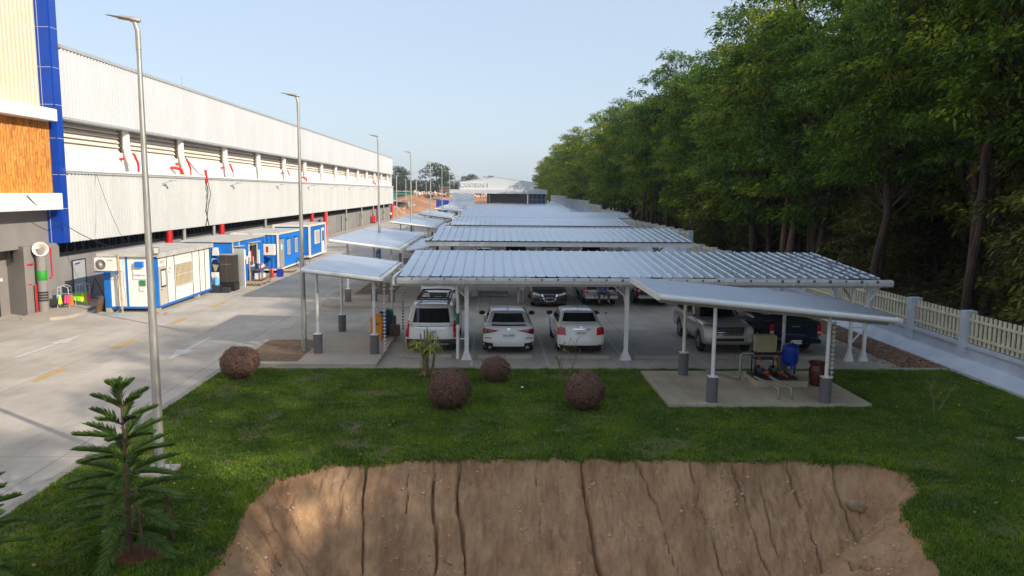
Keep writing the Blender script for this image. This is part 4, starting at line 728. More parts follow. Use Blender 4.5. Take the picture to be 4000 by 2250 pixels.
jc = empty('jerrycan', (-14.0, 50.6, 0), 0, 'blue plastic jerrycan standing right of the fire extinguisher', 'jerrycan'); MB().box(-.2,.2,-.16,.16,0,.52).build('body', MT['blue_bin'], jc, bevel=.05); MB().tube([(-.1,0,.52),(-.08,0,.6),(.08,0,.6),(.1,0,.52)], .02, 6).build('handle', MT['blue_bin'], jc)
# --- third: corrugated shipping container
x0, x1, y0, y1, z0, z1 = -17.85, -14.6, 52.6, 59.5, .2, 2.78
t, P = cabin(x0, x1, y0, y1, z0, z1, 'third site office, blue corrugated shipping container with a cream steel frame and grey door')
def corr(mb, xa, ya, xb, yb, za, zb, per=.28, dep=.04, side=1):
    L = math.hypot(xb-xa, yb-ya); ux, uy = (xb-xa)/L, (yb-ya)/L; nx_, ny_ = uy*side, -ux*side
    return ribbed(mb, L, per, dep, .09, lambda u, w_, v: (xa+ux*u-nx_*(dep-v), ya+uy*u-ny_*(dep-v), za+(zb-za)*w_), side=.45)
P(MB().box(x0+.08,x1-.08,y0+.08,y1-.08,z0,z1-.04), 'inner_box', 'cont_blue2'); P(corr(MB(), x0+.1, y0+.05, x1-.1, y0+.05, z0+.1, z1-.1), 'end_wall', 'cont_blue'); P(corr(MB(), x1-.04, y0+.1, x1-.04, y1-.1, z0+.1, z1-.1), 'side_wall', 'cont_blue')
fr = MB()
for xx in (x0, x1-.12):
    for yy in (y0, y1-.12): fr.box(xx,xx+.12,yy,yy+.12,z0,z1)
for zz in (z0, z1-.12): fr.box(x0+.12,x1-.12,y0,y0+.1,zz,zz+.11).box(x0+.12,x1-.12,y1-.1,y1,zz,zz+.11).box(x1-.1,x1,y0+.12,y1-.12,zz,zz+.11).box(x0,x0+.1,y0+.12,y1-.12,zz,zz+.11)
P(fr, 'frame', 'cream_frame'); P(MB().box(x0+.1,x1-.1,y0+.1,y1-.1,z1-.05,z1-.02), 'roof', 'roof_pale')
d = P(MB().box(x1-.03,x1+.01,y0+.3,y0+1.35,z0+.1,2.35), 'door', 'steel_grey'); P(MB().box(x1+.01,x1+.02,y0+.6,y0+.9,1.6,1.95), 'notice', 'sign_white', d)
P(MB().box(x1,x1+.12,y0+.3,y0+1.45,2.4,2.43).box(x1,x1+.12,y0+2.2,y0+3.1,2.3,2.33).box(x1,x1+.12,y0+4.3,y0+5.2,2.3,2.33), 'awning', 'cont_blue2')
for a in (2.3, 4.4): P(MB().box(x1-.02,x1+.015,y0+a,y0+a+.75,1.1,2.2), 'window', 'alu'); P(MB().box(x1+.015,x1+.02,y0+a+.1,y0+a+.65,1.2,2.1), 'pane', 'steel_grey')
P(MB().tube([(x0+2.3,y0-.02,2.3),(x0+2.35,y0-.05,2.1),(x0+2.1,y0-.06,1.9),(x0+2.3,y0-.05,1.7)], .03, 6), 'cable_loop', 'cont_blue2')
eb = empty('electric_box', (-16.4, 52.3, 1.25), 0, 'white electric box with a red label between the second and third site offices', 'electric box'); MB().box(-.45,.45,-.2,.2,0,.75).build('casing', MT['plastic_white'], eb, bevel=.02); MB().box(-.1,.05,-.21,-.2,.2,.6).build('label_plate', MT['red_pipe'], eb); MB().prism([(-.4,0),(.4,0),(.3,-.25)], lambda u, v, w_: (u, w_, v), -.15, .15).build('bracket', MT['cont_blue2'], eb)
eb.location = (-15.2, 52.25, 1.3)
tag(MB().lathe([(.03,0),(.05,.05),(.06,.5),(.1,.9),(.02,1.25)], n=8).build('folded_umbrella', MT['shirt_white']), 'white rolled umbrella standing against the blue shipping container end', 'umbrella').location = (-16.3, 52.35, 0)
# --- fourth
x0, x1, y0, y1, z0, z1 = -17.9, -14.85, 62.9, 69.0, .2, 2.9
t, P = cabin(x0, x1, y0, y1, z0, z1, 'farthest site office, blue panel with a cream frame, cream window and white door')
P(MB().box(x0+.06,x1-.06,y0+.06,y1-.06,z0,z1-.03), 'wall', 'cont_blue')
fr = MB()
for xx in (x0, x1-.15):
    for yy in (y0, y1-.15): fr.box(xx,xx+.15,yy,yy+.15,z0,z1)
for zz in (z0, z1-.16): fr.box(x0+.15,x1-.15,y0,y0+.12,zz,zz+.15).box(x1-.12,x1,y0+.15,y1-.15,zz,zz+.15).box(x0+.15,x1-.15,y1-.1,y1,zz,zz+.15).box(x0,x0+.1,y0+.15,y1-.15,zz,zz+.15)
P(fr, 'frame', 'cream_frame'); P(MB().box(x0+.1,x1-.1,y0+.1,y1-.1,z1-.03,z1-.005), 'roof', 'roof_pale')
wn = P(MB().box(x1-.08,x1-.02,y0+1.8,y0+3.6,1.2,2.35), 'window', 'cream_frame'); P(MB().box(x1-.02,x1-.012,y0+1.95,y0+3.45,1.3,2.25), 'pane', 'alu', wn); d = P(MB().box(x1-.08,x1-.02,y0+4.4,y0+5.4,z0+.15,2.45), 'door', 'panel_white'); P(MB().box(x1-.02,x1-.012,y0+4.55,y0+5.2,1.3,2.2), 'pane', 'glass_dark', d)
# bicycle
by = empty('bicycle', (-14.15, 57.6, 0), R(68), 'dark bicycle leaning against the blue shipping container', 'bicycle')
for i, xx in enumerate((-.52,.52)):
    wp = MB(); wp.tube([(xx+.32*math.cos(a), 0, .33+.32*math.sin(a)) for a in np.linspace(0, 2*math.pi, 25)], .018, 6, cap=False); wh_ = wp.build('wheel', MT['rubber'], by)
    sp = MB(); [sp.tube([(xx,0,.33),(xx+.31*math.cos(a),0,.33+.31*math.sin(a))], .004, 3) for a in np.linspace(0, 2*math.pi, 13)[:-1]]; sp.build('spokes', MT['chrome'], wh_)
MB().tube([(-.52,0,.33),(-.05,0,.30),(-.18,0,.78),(-.52,0,.33)], .016, 6).tube([(-.05,0,.3),(.36,0,.72),(-.16,0,.72)], .018, 6).tube([(.52,0,.33),(.34,0,.9)], .016, 6).build('frame', MT['car_navy'], by)
MB().box(-.32,-.05,-.08,.08,.84,.9).build('saddle', MT['black'], by, bevel=.02); MB().tube([(.3,-.28,.98),(.38,0,.95),(.3,.28,.98)], .014, 6).build('handlebar', MT['black'], by); MB().lathe([(.09,-.01),(.09,.01)], n=14, M=Matrix.Translation((-.05,.04,.3)) @ Matrix.Rotation(R(90),4,'X')).build('chainring', MT['black'], by)
# A-frame timber and boards behind the first office
tag(MB().tube([(-20.2,38.4,.13),(-19.9,38.5,1.25),(-19.3,38.3,.13)], .05, 4).tube([(-20.1,38.4,.25),(-19.35,38.35,.25)], .04, 4).build('timber_trestle', MT['wood_dark']), 'brown timber A-frame trestle in the shade behind the nearest site office', 'trestle')
tag(MB().box(-.02,.02,-.5,.5,0,.75, M=Matrix.Rotation(R(18),4,'Y')).build('leaning_board', MT['wood_dark']), 'dark board leaning against the left corner of the nearest site office', 'board').location = (-18.25,35.6,0)
# sandals
def pair(x, y, m, label, cat='sandals', d=.35):
    t = empty(cat, (x, y, .012), 0, label, cat)
    for i, s in enumerate((0, d)):
        MB().prism([(-.04,-.12),(.04,-.12),(.05,.08),(0,.13),(-.05,.08)], lambda u, v, w_: (s+u, v+.05*i, w_), 0, .025).build('sole', MT[m], t); MB().tube([(s-.04,.05*i,.025),(s,.04+.05*i,.06),(s+.04,.05*i,.025)], .01, 5).build('strap', MT['cloth_red' if m != 'grey_plastic' else m], t)
pair(-15.35, 35.0, 'cloth_orange', 'pair of orange sandals on the road by the nearest site office'); pair(5.2, 35.7, 'grey_plastic', 'pair of dark slippers on the ground before the seated man')
# clothes drying racks with gloves and rags
def rack(x, y, rz, cols, label):
    t = empty('drying_rack', (x, y, .13), rz, label, 'drying rack', 'drying racks by the office wall')
    f = MB()
    for s in (-.28,.28): f.tube([(-.25,s,0),(-.22,s,.95),(0,s,1.05),(.22,s,.95),(.25,s,0)], .012, 5)
    for z in (.62,.8,.98): f.tube([(-.22,-.28,z),(-.22,.28,z)], .008, 4).tube([(.22,-.28,z),(.22,.28,z)], .008, 4)
    f.build('frame', MT['white_paint'], t); q = random.Random(int(x*100))
    MB().tube([(-.3,-.3,.66),(.3,-.3,.68)], .012, 5).tube([(-.3,-.2,.66),(.3,-.2,.68)], .012, 5).build('hanger', MT['cloth_blue'], t)
    for k, m in enumerate(cols):
        xx = -.34+.68*k/(len(cols)-1); yy = q.uniform(-.36,-.24); h = q.uniform(.32,.5); w_ = q.uniform(.07,.12)
        MB().prism([(-w_,.0),(-w_*.2,-.06),(w_*.3,.02),(w_,-.03),(w_*.5,h),(-w_*.5,h)], lambda u, v, s_: (xx+u, yy+s_+.15*u, .62-h+v), -.02, .02).build('rag', MT[m], t)
rack(-20.15, 36.15, R(15), ['cloth_dark','cloth_blue','cloth_yellow','cloth_dark','cloth_pink','cloth_pink','cloth_orange'], 'drying rack hung with blue, yellow, pink and orange rags beside the drainpipe')
rack(-19.75, 37.0, R(10), ['cloth_blue','cloth_lime','cloth_lime','cloth_yellow','cloth_lime','cloth_pink'], 'drying rack hung with lime green and yellow rags, nearer the grey door')
# waste bins
def bin_(x, y, m, label, rz=0):
    t = empty('waste_bin', (x, y, .13), rz, label, 'bin', 'row of coloured waste bins')
    MB().prism([(-.19,0),(.19,0),(.22,.68),(-.22,.68)], lambda u, v, w_: (u, w_, v), -.2, .2).build('body', MT[m], t, bevel=.02)
    MB().prism([(-.225,.68),(.225,.68),(.225,.78),(.15,.95),(.05,1.0),(-.05,1.0),(-.15,.95),(-.225,.78)], lambda u, v, w_: (u, w_, v), -.21, .21).build('hood', MT[m], t, bevel=.02); MB().box(-.1,.1,-.225,-.212,.6,.64).build('grip', MT['frame_dark'], t)
bin_(-4.3, 28.55, 'yellow_bin', 'yellow hooded waste bin under the nearest walkway canopy'); bin_(-4.18, 29.1, 'blue_bin', 'dark blue waste bin behind the yellow one'); bin_(-4.05, 29.65, 'green_bin', 'green waste bin at the back of the row')
tag(MB().box(-.18,.18,-.18,.18,0,.42).build('wooden_box', MT['wood_dark'], bevel=.01), 'small brown box at the foot of the rear column right of the bins', 'box').location = (-3.72, 29.3, .13)
# blue parking sign
ps = empty('parking_sign', (-6.28, 45.0, 0), 0, 'blue P sign fixed to the street lamp behind the second walkway canopy', 'sign'); MB().box(-.14,.14,-.14,-.12,2.1,2.5).build('panel', MT['sign_blue'], ps)
text_mesh('P', .2, .002, 'lettering', MT['sign_white'], ps, M=Matrix.Translation((-.04,-.145,2.4)) @ Matrix.Rotation(R(90),4,'X')); MB().box(-.1,.1,-.146,-.141,2.25,2.28).box(-.1,.1,-.146,-.141,2.16,2.19).build('line_marks', MT['sign_white'], ps)
ps.location = (-6.2, 42.1, 0)
MB().tube([(0,-.1,.13),(0,-.1,2.5)], .025, 6).build('post', MT['galv'], ps)
# red bin trolley by the warehouse
rt = empty('hose_cabinet', (-20.2, 132, .13), 0, 'bright red fire hose cabinet against the far warehouse wall', 'cabinet'); MB().box(-.3,.3,-.4,.4,.2,1.3).build('body', MT['red_pipe'], rt, bevel=.02); MB().box(-.28,.28,-.36,.36,0,.2).build('feet', MT['frame_dark'], rt)
# ================================================================== PUMP SET
PSC = .74
pl = tag(MB().box(7.84, 9.36, 21.5, 22.7, .12, .30).build('pump_plinth', MT['slab'], bevel=.01), 'low concrete plinth carrying the pump set', 'plinth')
pm = empty('pump_set', (8.32, 22.1, .30), 0, 'dark twin water pump set with a beige control box on its frame', 'pump')
MB().box(-.62,1.05,-.6,.55,0,.07).build('base_frame', MT['frame_dark'], pm)
MB().box(-.4,.42,.1,.5,.95,1.62).build('control_box', MT['paint_tan'], pm, bevel=.02)
MB().tube([(-.55,.3,.86),(.9,.3,.86)], .06, 10).build('manifold', MT['black'], pm, smooth=True)
MB().box(-.45,-.41,.05,.09,.07,.7).box(.42,.46,.05,.09,.07,.7).box(-.45,.46,.05,.5,.66,.7).box(-.45,-.41,.45,.49,.07,.95).box(.42,.46,.45,.49,.07,.95).build('frame', MT['black'], pm)
for xx in (-.25,.35):
    q = MB(); q.lathe([(.06,0),(.15,.02),(.17,.08),(.17,.34),(.14,.38),(.08,.42)], n=16, M=Matrix.Translation((xx,.35,.24)) @ Matrix.Rotation(R(90),4,'X')); q.build('motor', MT['black'], pm, smooth=True)
    MB().lathe([(.05,0),(.15,.01),(.16,.1),(.05,.13)], n=16, M=Matrix.Translation((xx,-.05,.24)) @ Matrix.Rotation(R(90),4,'X')).build('pump_housing', MT['frame_dark'], pm, smooth=True)
    MB().tube([(xx,-.12,.3),(xx,-.1,.6),(xx,.3,.8)], .035, 8).build('riser', MT['brass'], pm, smooth=True); MB().lathe([(.05,0),(.05,.05)], (xx,-.02,.66), 10).build('valve_wheel', MT['red_pipe'], pm)
    MB().tube([(xx+.0,-.3,.24),(xx+.1,-1.0,.24)], .05, 10).build('suction_valve', MT['rust'], pm, smooth=True)
    MB().lathe([(.06,0),(.06,.04)], (xx+.05,-.6,.3), 10).build('valve_handle', MT['cloth_orange'], pm)
pm.scale = (.76, .76, .76)
for i, xx in enumerate((7.96,8.32)): tag(MB().tube([(xx-.28+.1*i,21.3,.48),(xx-.06,20.35,.47),(xx,20.2,.44),(xx+.01,20.17,.36),(xx+.01,20.17,.12)], .036, 10).build('bent_pipe', MT['pipe_galv'], smooth=True), ('galvanised pipe bending into the slab, left of the two in front of the pumps','galvanised pipe bending into the slab, right of the two in front of the pumps')[i], 'pipe', 'galvanised pipes bending into the slab')
tag(MB().tube([(7.95,22.2,.98),(7.62,22.2,.98),(7.56,22.2,.93),(7.56,22.2,.22)], .04, 10).tube([(7.3,22.6,.22),(7.56,22.2,.2)], .05, 8).build('outlet_pipe', MT['pipe_galv'], smooth=True), 'galvanised elbow pipe dropping left of the beige control box', 'pipe')
tag(MB().tube([(6.85,23.3,.2),(7.35,22.55,.22)], .03, 8).build('grey_pipe', MT['pipe_galv'], smooth=True), 'thin grey pipe lying behind the left of the pump set', 'pipe')
pt = empty('pressure_tank', (9.1, 22.3, .24), 0, 'blue pressure tank on three legs beside the pumps', 'tank')
MB().lathe([(.0,.42),(.12,.44),(.26,.54),(.30,.66),(.30,1.12),(.285,1.13),(.285,1.15),(.26,1.24),(.16,1.32),(.0,1.35)], n=28).build('vessel', MT['tank_blue'], pt, smooth=True)
for k in range(3): a = R(-95+120*k); MB().box(-.045,.045,-.012,.012,0,.66, M=Matrix.Rotation(a+R(90),4,'Z') @ Matrix.Translation((0,-.27,0))).build('leg', MT['tank_blue'], pt)
pt.scale = (.82, .82, .78)
MB().tube([(0,0,1.34),(0,0,1.42)], .02, 6).build('valve', MT['chrome'], pt); MB().tube([(-.02,-.28,.36),(-.02,-.32,0)], .04, 8).build('outlet', MT['brass'], pt)
jr = empty('water_jar', (9.35, 21.35, .12), 0, 'big brown glazed earthenware jar behind the right column of the pump shelter', 'jar'); jr.location = (9.72, 21.75, .12); jr.scale = (.78, .78, .86)
MB().lathe([(.2,0),(.26,.06),(.30,.3),(.31,.55),(.26,.68),(.25,.72),(.31,.76),(.33,.80),(.31,.83),(.27,.82),(.24,.7),(.26,.5),(.0,.45)], n=28).build('jar', MT['jar'], jr, smooth=True); MB().lathe([(.315,0),(.325,.02),(.315,.04)], (0,0,.5), 28).build('rim_band', MT['jar'], jr, smooth=True)
# ================================================================== VEHICLES
def rounded_box(nx_, ny_, nz_, h, r):
    vs = {}; V = []; F = []
    def vid(i, j, k):
        if (i, j, k) not in vs:
            p = Vector((-1+2*i/nx_, -1+2*j/ny_, -1+2*k/nz_)); p = Vector((p.x*h[0], p.y*h[1], p.z*h[2]))
            q = Vector([max(-(h[a]-r), min(h[a]-r, p[a])) for a in range(3)]); dd = p-q
            if dd.length > 1e-9 : p = q + dd.normalized()*r if sum(abs(dd[a]) > 1e-9 for a in range(3)) > 1 else p
            vs[(i, j, k)] = len(V); V.append(p)
        return vs[(i, j, k)]
    for i in range(nx_):
        for j in range(ny_):
            F.append((vid(i,j,0),vid(i,j+1,0),vid(i+1,j+1,0),vid(i+1,j,0))); F.append((vid(i,j,nz_),vid(i+1,j,nz_),vid(i+1,j+1,nz_),vid(i,j+1,nz_)))
    for i in range(nx_):
        for k in range(nz_):
            F.append((vid(i,0,k),vid(i+1,0,k),vid(i+1,0,k+1),vid(i,0,k+1))); F.append((vid(i,ny_,k),vid(i,ny_,k+1),vid(i+1,ny_,k+1),vid(i+1,ny_,k)))
    for j in range(ny_):
        for k in range(nz_):
            F.append((vid(0,j,k),vid(0,j,k+1),vid(0,j+1,k+1),vid(0,j+1,k))); F.append((vid(nx_,j,k),vid(nx_,j+1,k),vid(nx_,j+1,k+1),vid(nx_,j,k+1)))
    return V, F
def interp(x, P):
    for (a, b), (c, d) in zip(P[:-1], P[1:]):
        if x <= c: t = max(0, (x-a)/(c-a)); t = t*t*(3-2*t); return b+(d-b)*t
    return P[-1][1]
class Car:
    """local frame: +x forward, +y left, z up; panels are laid on the body by ray casting"""
    def __init__(s, L, W, H, deck, cab, zb=.22, wr=.31, wb=(.9,.9), paint='car_white', label='', name='parked_car', cat='car', group=None, rear_inset=.10, front_inset=.16, wt=.62, cabw=.86, rim='rim', tire_w=.2):
        s.t = empty(name, (0,0,0), 0, label, cat, group); s.L, s.W, s.H = L, W, H; s.paint = MT[paint]; s.wr = wr
        xf, xr = L/2-wb[0], -L/2+wb[1]; s.ax = (xr, xf); Ra = wr+.06
        V, F = rounded_box(56, 12, 10, (L/2, W/2, .5), .14); P = []
        for p in V:
            x, y, u = p.x, p.y, p.z+.5
            zt = interp(x, deck); zbx = zb
            for xw in s.ax:
                d = abs(x-xw)
                if d < Ra: zbx = max(zbx, wr + math.sqrt(Ra*Ra-d*d)*.98)
            z = zbx+u*(zt-zbx)
            y *= 1-.055*((z-.55)/.5)**2 if z > .55 else 1-.09*((.55-z)/.4)**2
            zz = (z-zb)/(.95-zb)
            we = max(0, (abs(x)-(L/2-.5))/.5); sg = 1 if x > 0 else -1
            ins = (front_inset if x > 0 else rear_inset)*max(0, zz-.35)**1.3*1.6 + .05*max(0, .2-zz)*4
            x -= sg*(ins + .13*(abs(y)/(W/2))**2.4)*we
            z += .02*(1-(y/(W/2))**2) if u > .9 else 0
            P.append((x, y, z))
        mb = MB(); mb.v = P; mb.f = F; mb.mi = [0]*len(F)
        if cab:
            xr0, xr1, xf1, xf0, z0c = cab; V2, F2 = rounded_box(20, 12, 8, (1, W*cabw/2, .5), .13); n = len(mb.v)
            for p in V2:
                a = (p.x+1)/2; u = p.z+.5; y = p.y*(1-(1-wt/cabw/1.0*.98)*u**1.2*1.0) if True else p.y
                y = p.y*(1-(.24 if H < 1.5 else .16)*u)
                ue = u**.9; xa = xr0+(xr1-xr0)*ue; xb = xf0+(xf1-xf0)*ue
                x = xa+(xb-xa)*a; bow = .10*(1-(y/(W*.43))**2)*(2*a-1)**3; x += bow
                z = z0c+u*(H-z0c) - .035*(2*a-1)**2*u - .02*(y/(W*.4))**2*u
                mb.v.append((x, y, z))
            mb.f += [tuple(n+i for i in f) for f in F2]; mb.mi += [0]*len(F2)
        s.body = mb.build('body', s.paint, s.t, fix=False); me = s.body.data; me.polygons.foreach_set('use_smooth', [True]*len(me.polygons))
        s.bvh = BVHTree.FromPolygons([Vector(v) for v in mb.v], [tuple(f) for f in mb.f])
        for i, xw in enumerate(s.ax):
            for sy in (-1, 1):
                yy = sy*(W/2-tire_w/2-.015); Mw = Matrix.Translation((xw, yy, wr)) @ Matrix.Rotation(R(90), 4, 'X')
                h = tire_w/2; wo = MB().lathe([(wr*.62,-h),(wr*.93,-h),(wr,-h*.7),(wr,h*.7),(wr*.93,h),(wr*.62,h)], n=28, M=Mw).build('wheel', MT['rubber'], s.t, smooth=True)
                q = MB(); q.lathe([(wr*.64,-.02),(wr*.64,.0),(wr*.58,.012),(wr*.58,-.01)], n=24, M=Matrix.Translation((xw, yy+sy*(h-.01), wr)) @ Matrix.Rotation(R(90), 4, 'X'))
                for k in range(6):
                    q.box(.0, wr*.6, -.035, .035, -.012, .012, M=Matrix.Translation((xw, yy+sy*(h-.005), wr)) @ Matrix.Rotation(R(90), 4, 'X') @ Matrix.Rotation(R(60*k), 4, 'Z'))
                q.lathe([(.06,-.02),(.05,.02)], n=10, M=Matrix.Translation((xw, yy+sy*h, wr)) @ Matrix.Rotation(R(90*sy), 4, 'X')); q.build('rim', MT[rim], wo)
    def panel(s, side, q, m, name, off=.008, n=6, parent=None, ny=None):
        """q: 4 corners in (y,z) for rear/front, (x,z) for left/right, (x,y) for top"""
        V = []; ny = ny or n; q = [Vector(c) for c in q]
        for j in range(ny+1):
            for i in range(n+1):
                a, b = i/n, j/ny; c = q[0].lerp(q[1], a).lerp(q[3].lerp(q[2], a), b)
                if side == 'rear': o_, d_ = Vector((-9, c.x, c.y)), Vector((1,0,0))
                elif side == 'front': o_, d_ = Vector((9, c.x, c.y)), Vector((-1,0,0))
                elif side == 'left': o_, d_ = Vector((c.x, 9, c.y)), Vector((0,-1,0))
                elif side == 'right': o_, d_ = Vector((c.x, -9, c.y)), Vector((0,1,0))
                else: o_, d_ = Vector((c.x, c.y, 9)), Vector((0,0,-1))
                h = s.bvh.ray_cast(o_, d_)
                V.append((h[0]+(h[1] if h[1].dot(d_) < 0 else -h[1])*off) if h[0] is not None else None)
        F = []
        for j in range(ny):
            for i in range(n):
                f = (j*(n+1)+i, j*(n+1)+i+1, (j+1)*(n+1)+i+1, (j+1)*(n+1)+i)
                if all(V[k] is not None for k in f): F.append(f)
        mb = MB(); mb.v = [tuple(v) if v is not None else (0, 0, .5) for v in V]; mb.f = F; mb.mi = [0]*len(F)
        ob = mb.build(name, MT[m], parent or s.t, fix=True); ob.data.polygons.foreach_set('use_smooth', [True]*len(ob.data.polygons))
        bm = bmesh.new(); bm.from_mesh(ob.data); bmesh.ops.delete(bm, geom=[v for v in bm.verts if not v.link_faces], context='VERTS'); bm.to_mesh(ob.data); bm.free()
        return ob
    def both(s, side, q, m, name, **kw):
        s.panel(side, q, m, name, **kw); s.panel(side, [(-a, b) for a, b in q][::-1], m, name, **kw)
    def sides(s, q, m, name, **kw): s.panel('left', q, m, name, **kw); s.panel('right', q, m, name, **kw)
    def plate(s, side, z, txt, y=0, w_=.36, h=.17, m='plate'):
        p = s.panel(side, [(y-w_/2,z-h/2),(y+w_/2,z-h/2),(y+w_/2,z+h/2),(y-w_/2,z+h/2)], m, 'licence_plate', off=.02, n=1)
        c = sum((v.co for v in p.data.vertices), Vector())/4; sg = -1 if side == 'rear' else 1
        Mt = Matrix.Translation((c.x+sg*.012, c.y, c.z+.01)) @ Matrix.Rotation(R(90*sg), 4, 'Z') @ Matrix.Rotation(R(90), 4, 'X')
        text_mesh(txt, .105, .001, 'plate_lettering', MT['ink'], p, M=Mt)
    def mirrors(s, x, z, m=None, w_=.2):
        for sy in (-1, 1):
            q = MB(); q.box(x-.05,x+.05,sy*(s.W/2-.06),sy*(s.W/2+.17),z,z+.15) if sy > 0 else q.box(x-.05,x+.05,sy*(s.W/2+.17),sy*(s.W/2-.06),z,z+.15); q.build('mirror', MT[m] if m else s.paint, s.t, bevel=.03)
    def place(s, x, y, facing):  # facing 'away' = rear to camera with rear bumper at y; 'to' = front at y
        if facing == 'away': s.t.location = (x, y+s.L/2, .005); s.t.rotation_euler = (0, 0, R(90))
        else: s.t.location = (x, y+s.L/2, .005); s.t.rotation_euler = (0, 0, R(-90))
        return s
G_ = 'parked vehicles under the carports'
# A white SUV, rear to camera, roof rack
c = Car(4.8, 1.86, 1.72, [(-2.4,1.02),(-1.9,1.08),(1.0,1.08),(1.35,1.06),(2.1,.98),(2.4,.86)], (-2.28,-1.72,.35,1.15,1.0), zb=.34, wr=.37, wb=(.85,1.0), paint='car_white2', label='white SUV seen from behind with a black roof basket, behind the yellow-green plant', group=G_, rear_inset=.05, cabw=.95)
c.panel('rear', [(.66,1.12),(-.66,1.12),(-.58,1.58),(.58,1.58)], 'glass_car', 'rear_window', n=10, off=.012); c.both('rear', [(.90,.62),(.78,.60),(.76,1.15),(.88,1.2)], 'lamp_red', 'tail_light', off=.015); c.both('rear', [(.76,.98),(.62,.98),(.66,1.13),(.80,1.13)], 'lamp_clear', 'tail_light', off=.018)
c.panel('rear', [(.55,.94),(-.55,.94),(-.5,1.0),(.5,1.0)], 'chrome', 'chrome_trim', off=.02); c.panel('rear', [(.84,.36),(-.84,.36),(-.88,.56),(.88,.56)], 'grey_plastic', 'bumper', off=.025, n=10); c.panel('rear', [(.62,.38),(-.62,.38),(-.56,.47),(.56,.47)], 'chrome', 'skid_plate', off=.04, n=8)
c.sides([(-1.55,1.1),(.95,1.1),(.42,1.56),(-1.3,1.56)], 'glass_car', 'side_window', off=.012, n=10); c.panel('front', [(.6,1.12),(-.6,1.12),(-.5,1.58),(.5,1.58)], 'glass_car', 'windshield', n=8, off=.012); c.plate('rear', .80, 'กข 1820'); c.mirrors(.95, 1.08)
rk = MB()
for y in (-.6,.6): rk.tube([(-1.5,y,1.78),(1.0,y,1.78)], .03, 6)
MB().tube([(-1.3,-.55,1.9),(.7,-.55,1.92),(.85,0,1.92),(.7,.55,1.92),(-1.3,.55,1.9),(-1.3,-.55,1.9)], .035, 6).box(-1.3,.7,-.55,-.5,1.80,1.83).box(-1.3,.7,.5,.55,1.8,1.83).box(-1.3,-1.18,-.6,.6,1.8,1.83).box(-.7,-.6,-.55,.55,1.8,1.83).box(-.1,0,-.55,.55,1.8,1.83).box(.5,.6,-.55,.55,1.8,1.83).tube([(-1.3,-.3,1.8),(-1.3,-.3,1.9)], .02, 5).tube([(-1.3,.3,1.8),(-1.3,.3,1.9)], .02, 5).build('roof_basket', MT['grey_plastic'], c.t)
rk.build('roof_rails', MT['steel_grey'], c.t); c.place(-2.08, 26.35, 'away')
# B white fastback sedan
c = Car(4.6, 1.84, 1.42, [(-2.3,1.0),(-1.9,1.04),(-1.4,1.0),(.9,.95),(1.3,.92),(2.0,.84),(2.3,.70)], (-2.0,-.95,.25,1.25,.88), zb=.2, wr=.33, wb=(.9,1.0), paint='car_white', label='white fastback sedan seen from behind, left of the boxier white sedan', group=G_, rear_inset=.16, cabw=.92)
c.panel('rear', [(.60,1.06),(-.60,1.06),(-.5,1.31),(.5,1.31)], 'glass_car', 'rear_window', n=10, off=.012); c.both('rear', [(.90,.72),(.42,.82),(.42,.87),(.89,.92)], 'lamp_smoke', 'tail_light', off=.016, n=8); c.both('rear', [(.90,.84),(.34,.845),(.34,.87),(.89,.90)], 'lamp_red', 'tail_light', off=.022, n=8)
c.panel('rear', [(.62,.995),(-.62,.995),(-.6,1.03),(.6,1.03)], 'black', 'spoiler', off=.03, n=8); c.both('rear', [(.93,.22),(.54,.22),(.56,.42),(.90,.46)], 'black', 'bumper_insert', off=.02); c.both('rear', [(.84,.58),(.6,.58),(.6,.61),(.84,.61)], 'lamp_red', 'reflector', off=.02, n=3)
c.panel('rear', [(.54,.24),(-.54,.24),(-.54,.31),(.54,.31)], 'black', 'diffuser', off=.02); c.sides([(-1.4,1.0),(1.0,.97),(.35,1.3),(-.8,1.3)], 'glass_car', 'side_window', off=.012, n=10); c.panel('front', [(.6,.97),(-.6,.97),(-.5,1.3),(.5,1.3)], 'glass_car', 'windshield', n=8, off=.012)
for y in (-.66,.66): MB().lathe([(.055,0),(.06,.03),(.045,.03)], n=12, M=Matrix.Translation((-2.22,y,.27)) @ Matrix.Rotation(R(-90),4,'Y')).build('exhaust', MT['chrome'], c.t)
c.plate('rear', .68, '2ขบ 5070'); c.mirrors(.85, .95, 'black'); MB().prism([(0,0),(.14,0),(.03,.08)], lambda u, v, w_: (-.75+u, w_, 1.38+v), -.015, .015).build('antenna', MT['black'], c.t); c.panel('rear', [(.05,.87),(-.05,.87),(-.05,.94),(.05,.94)], 'chrome', 'badge', off=.02, n=2); c.place(.66, 26.35, 'away')
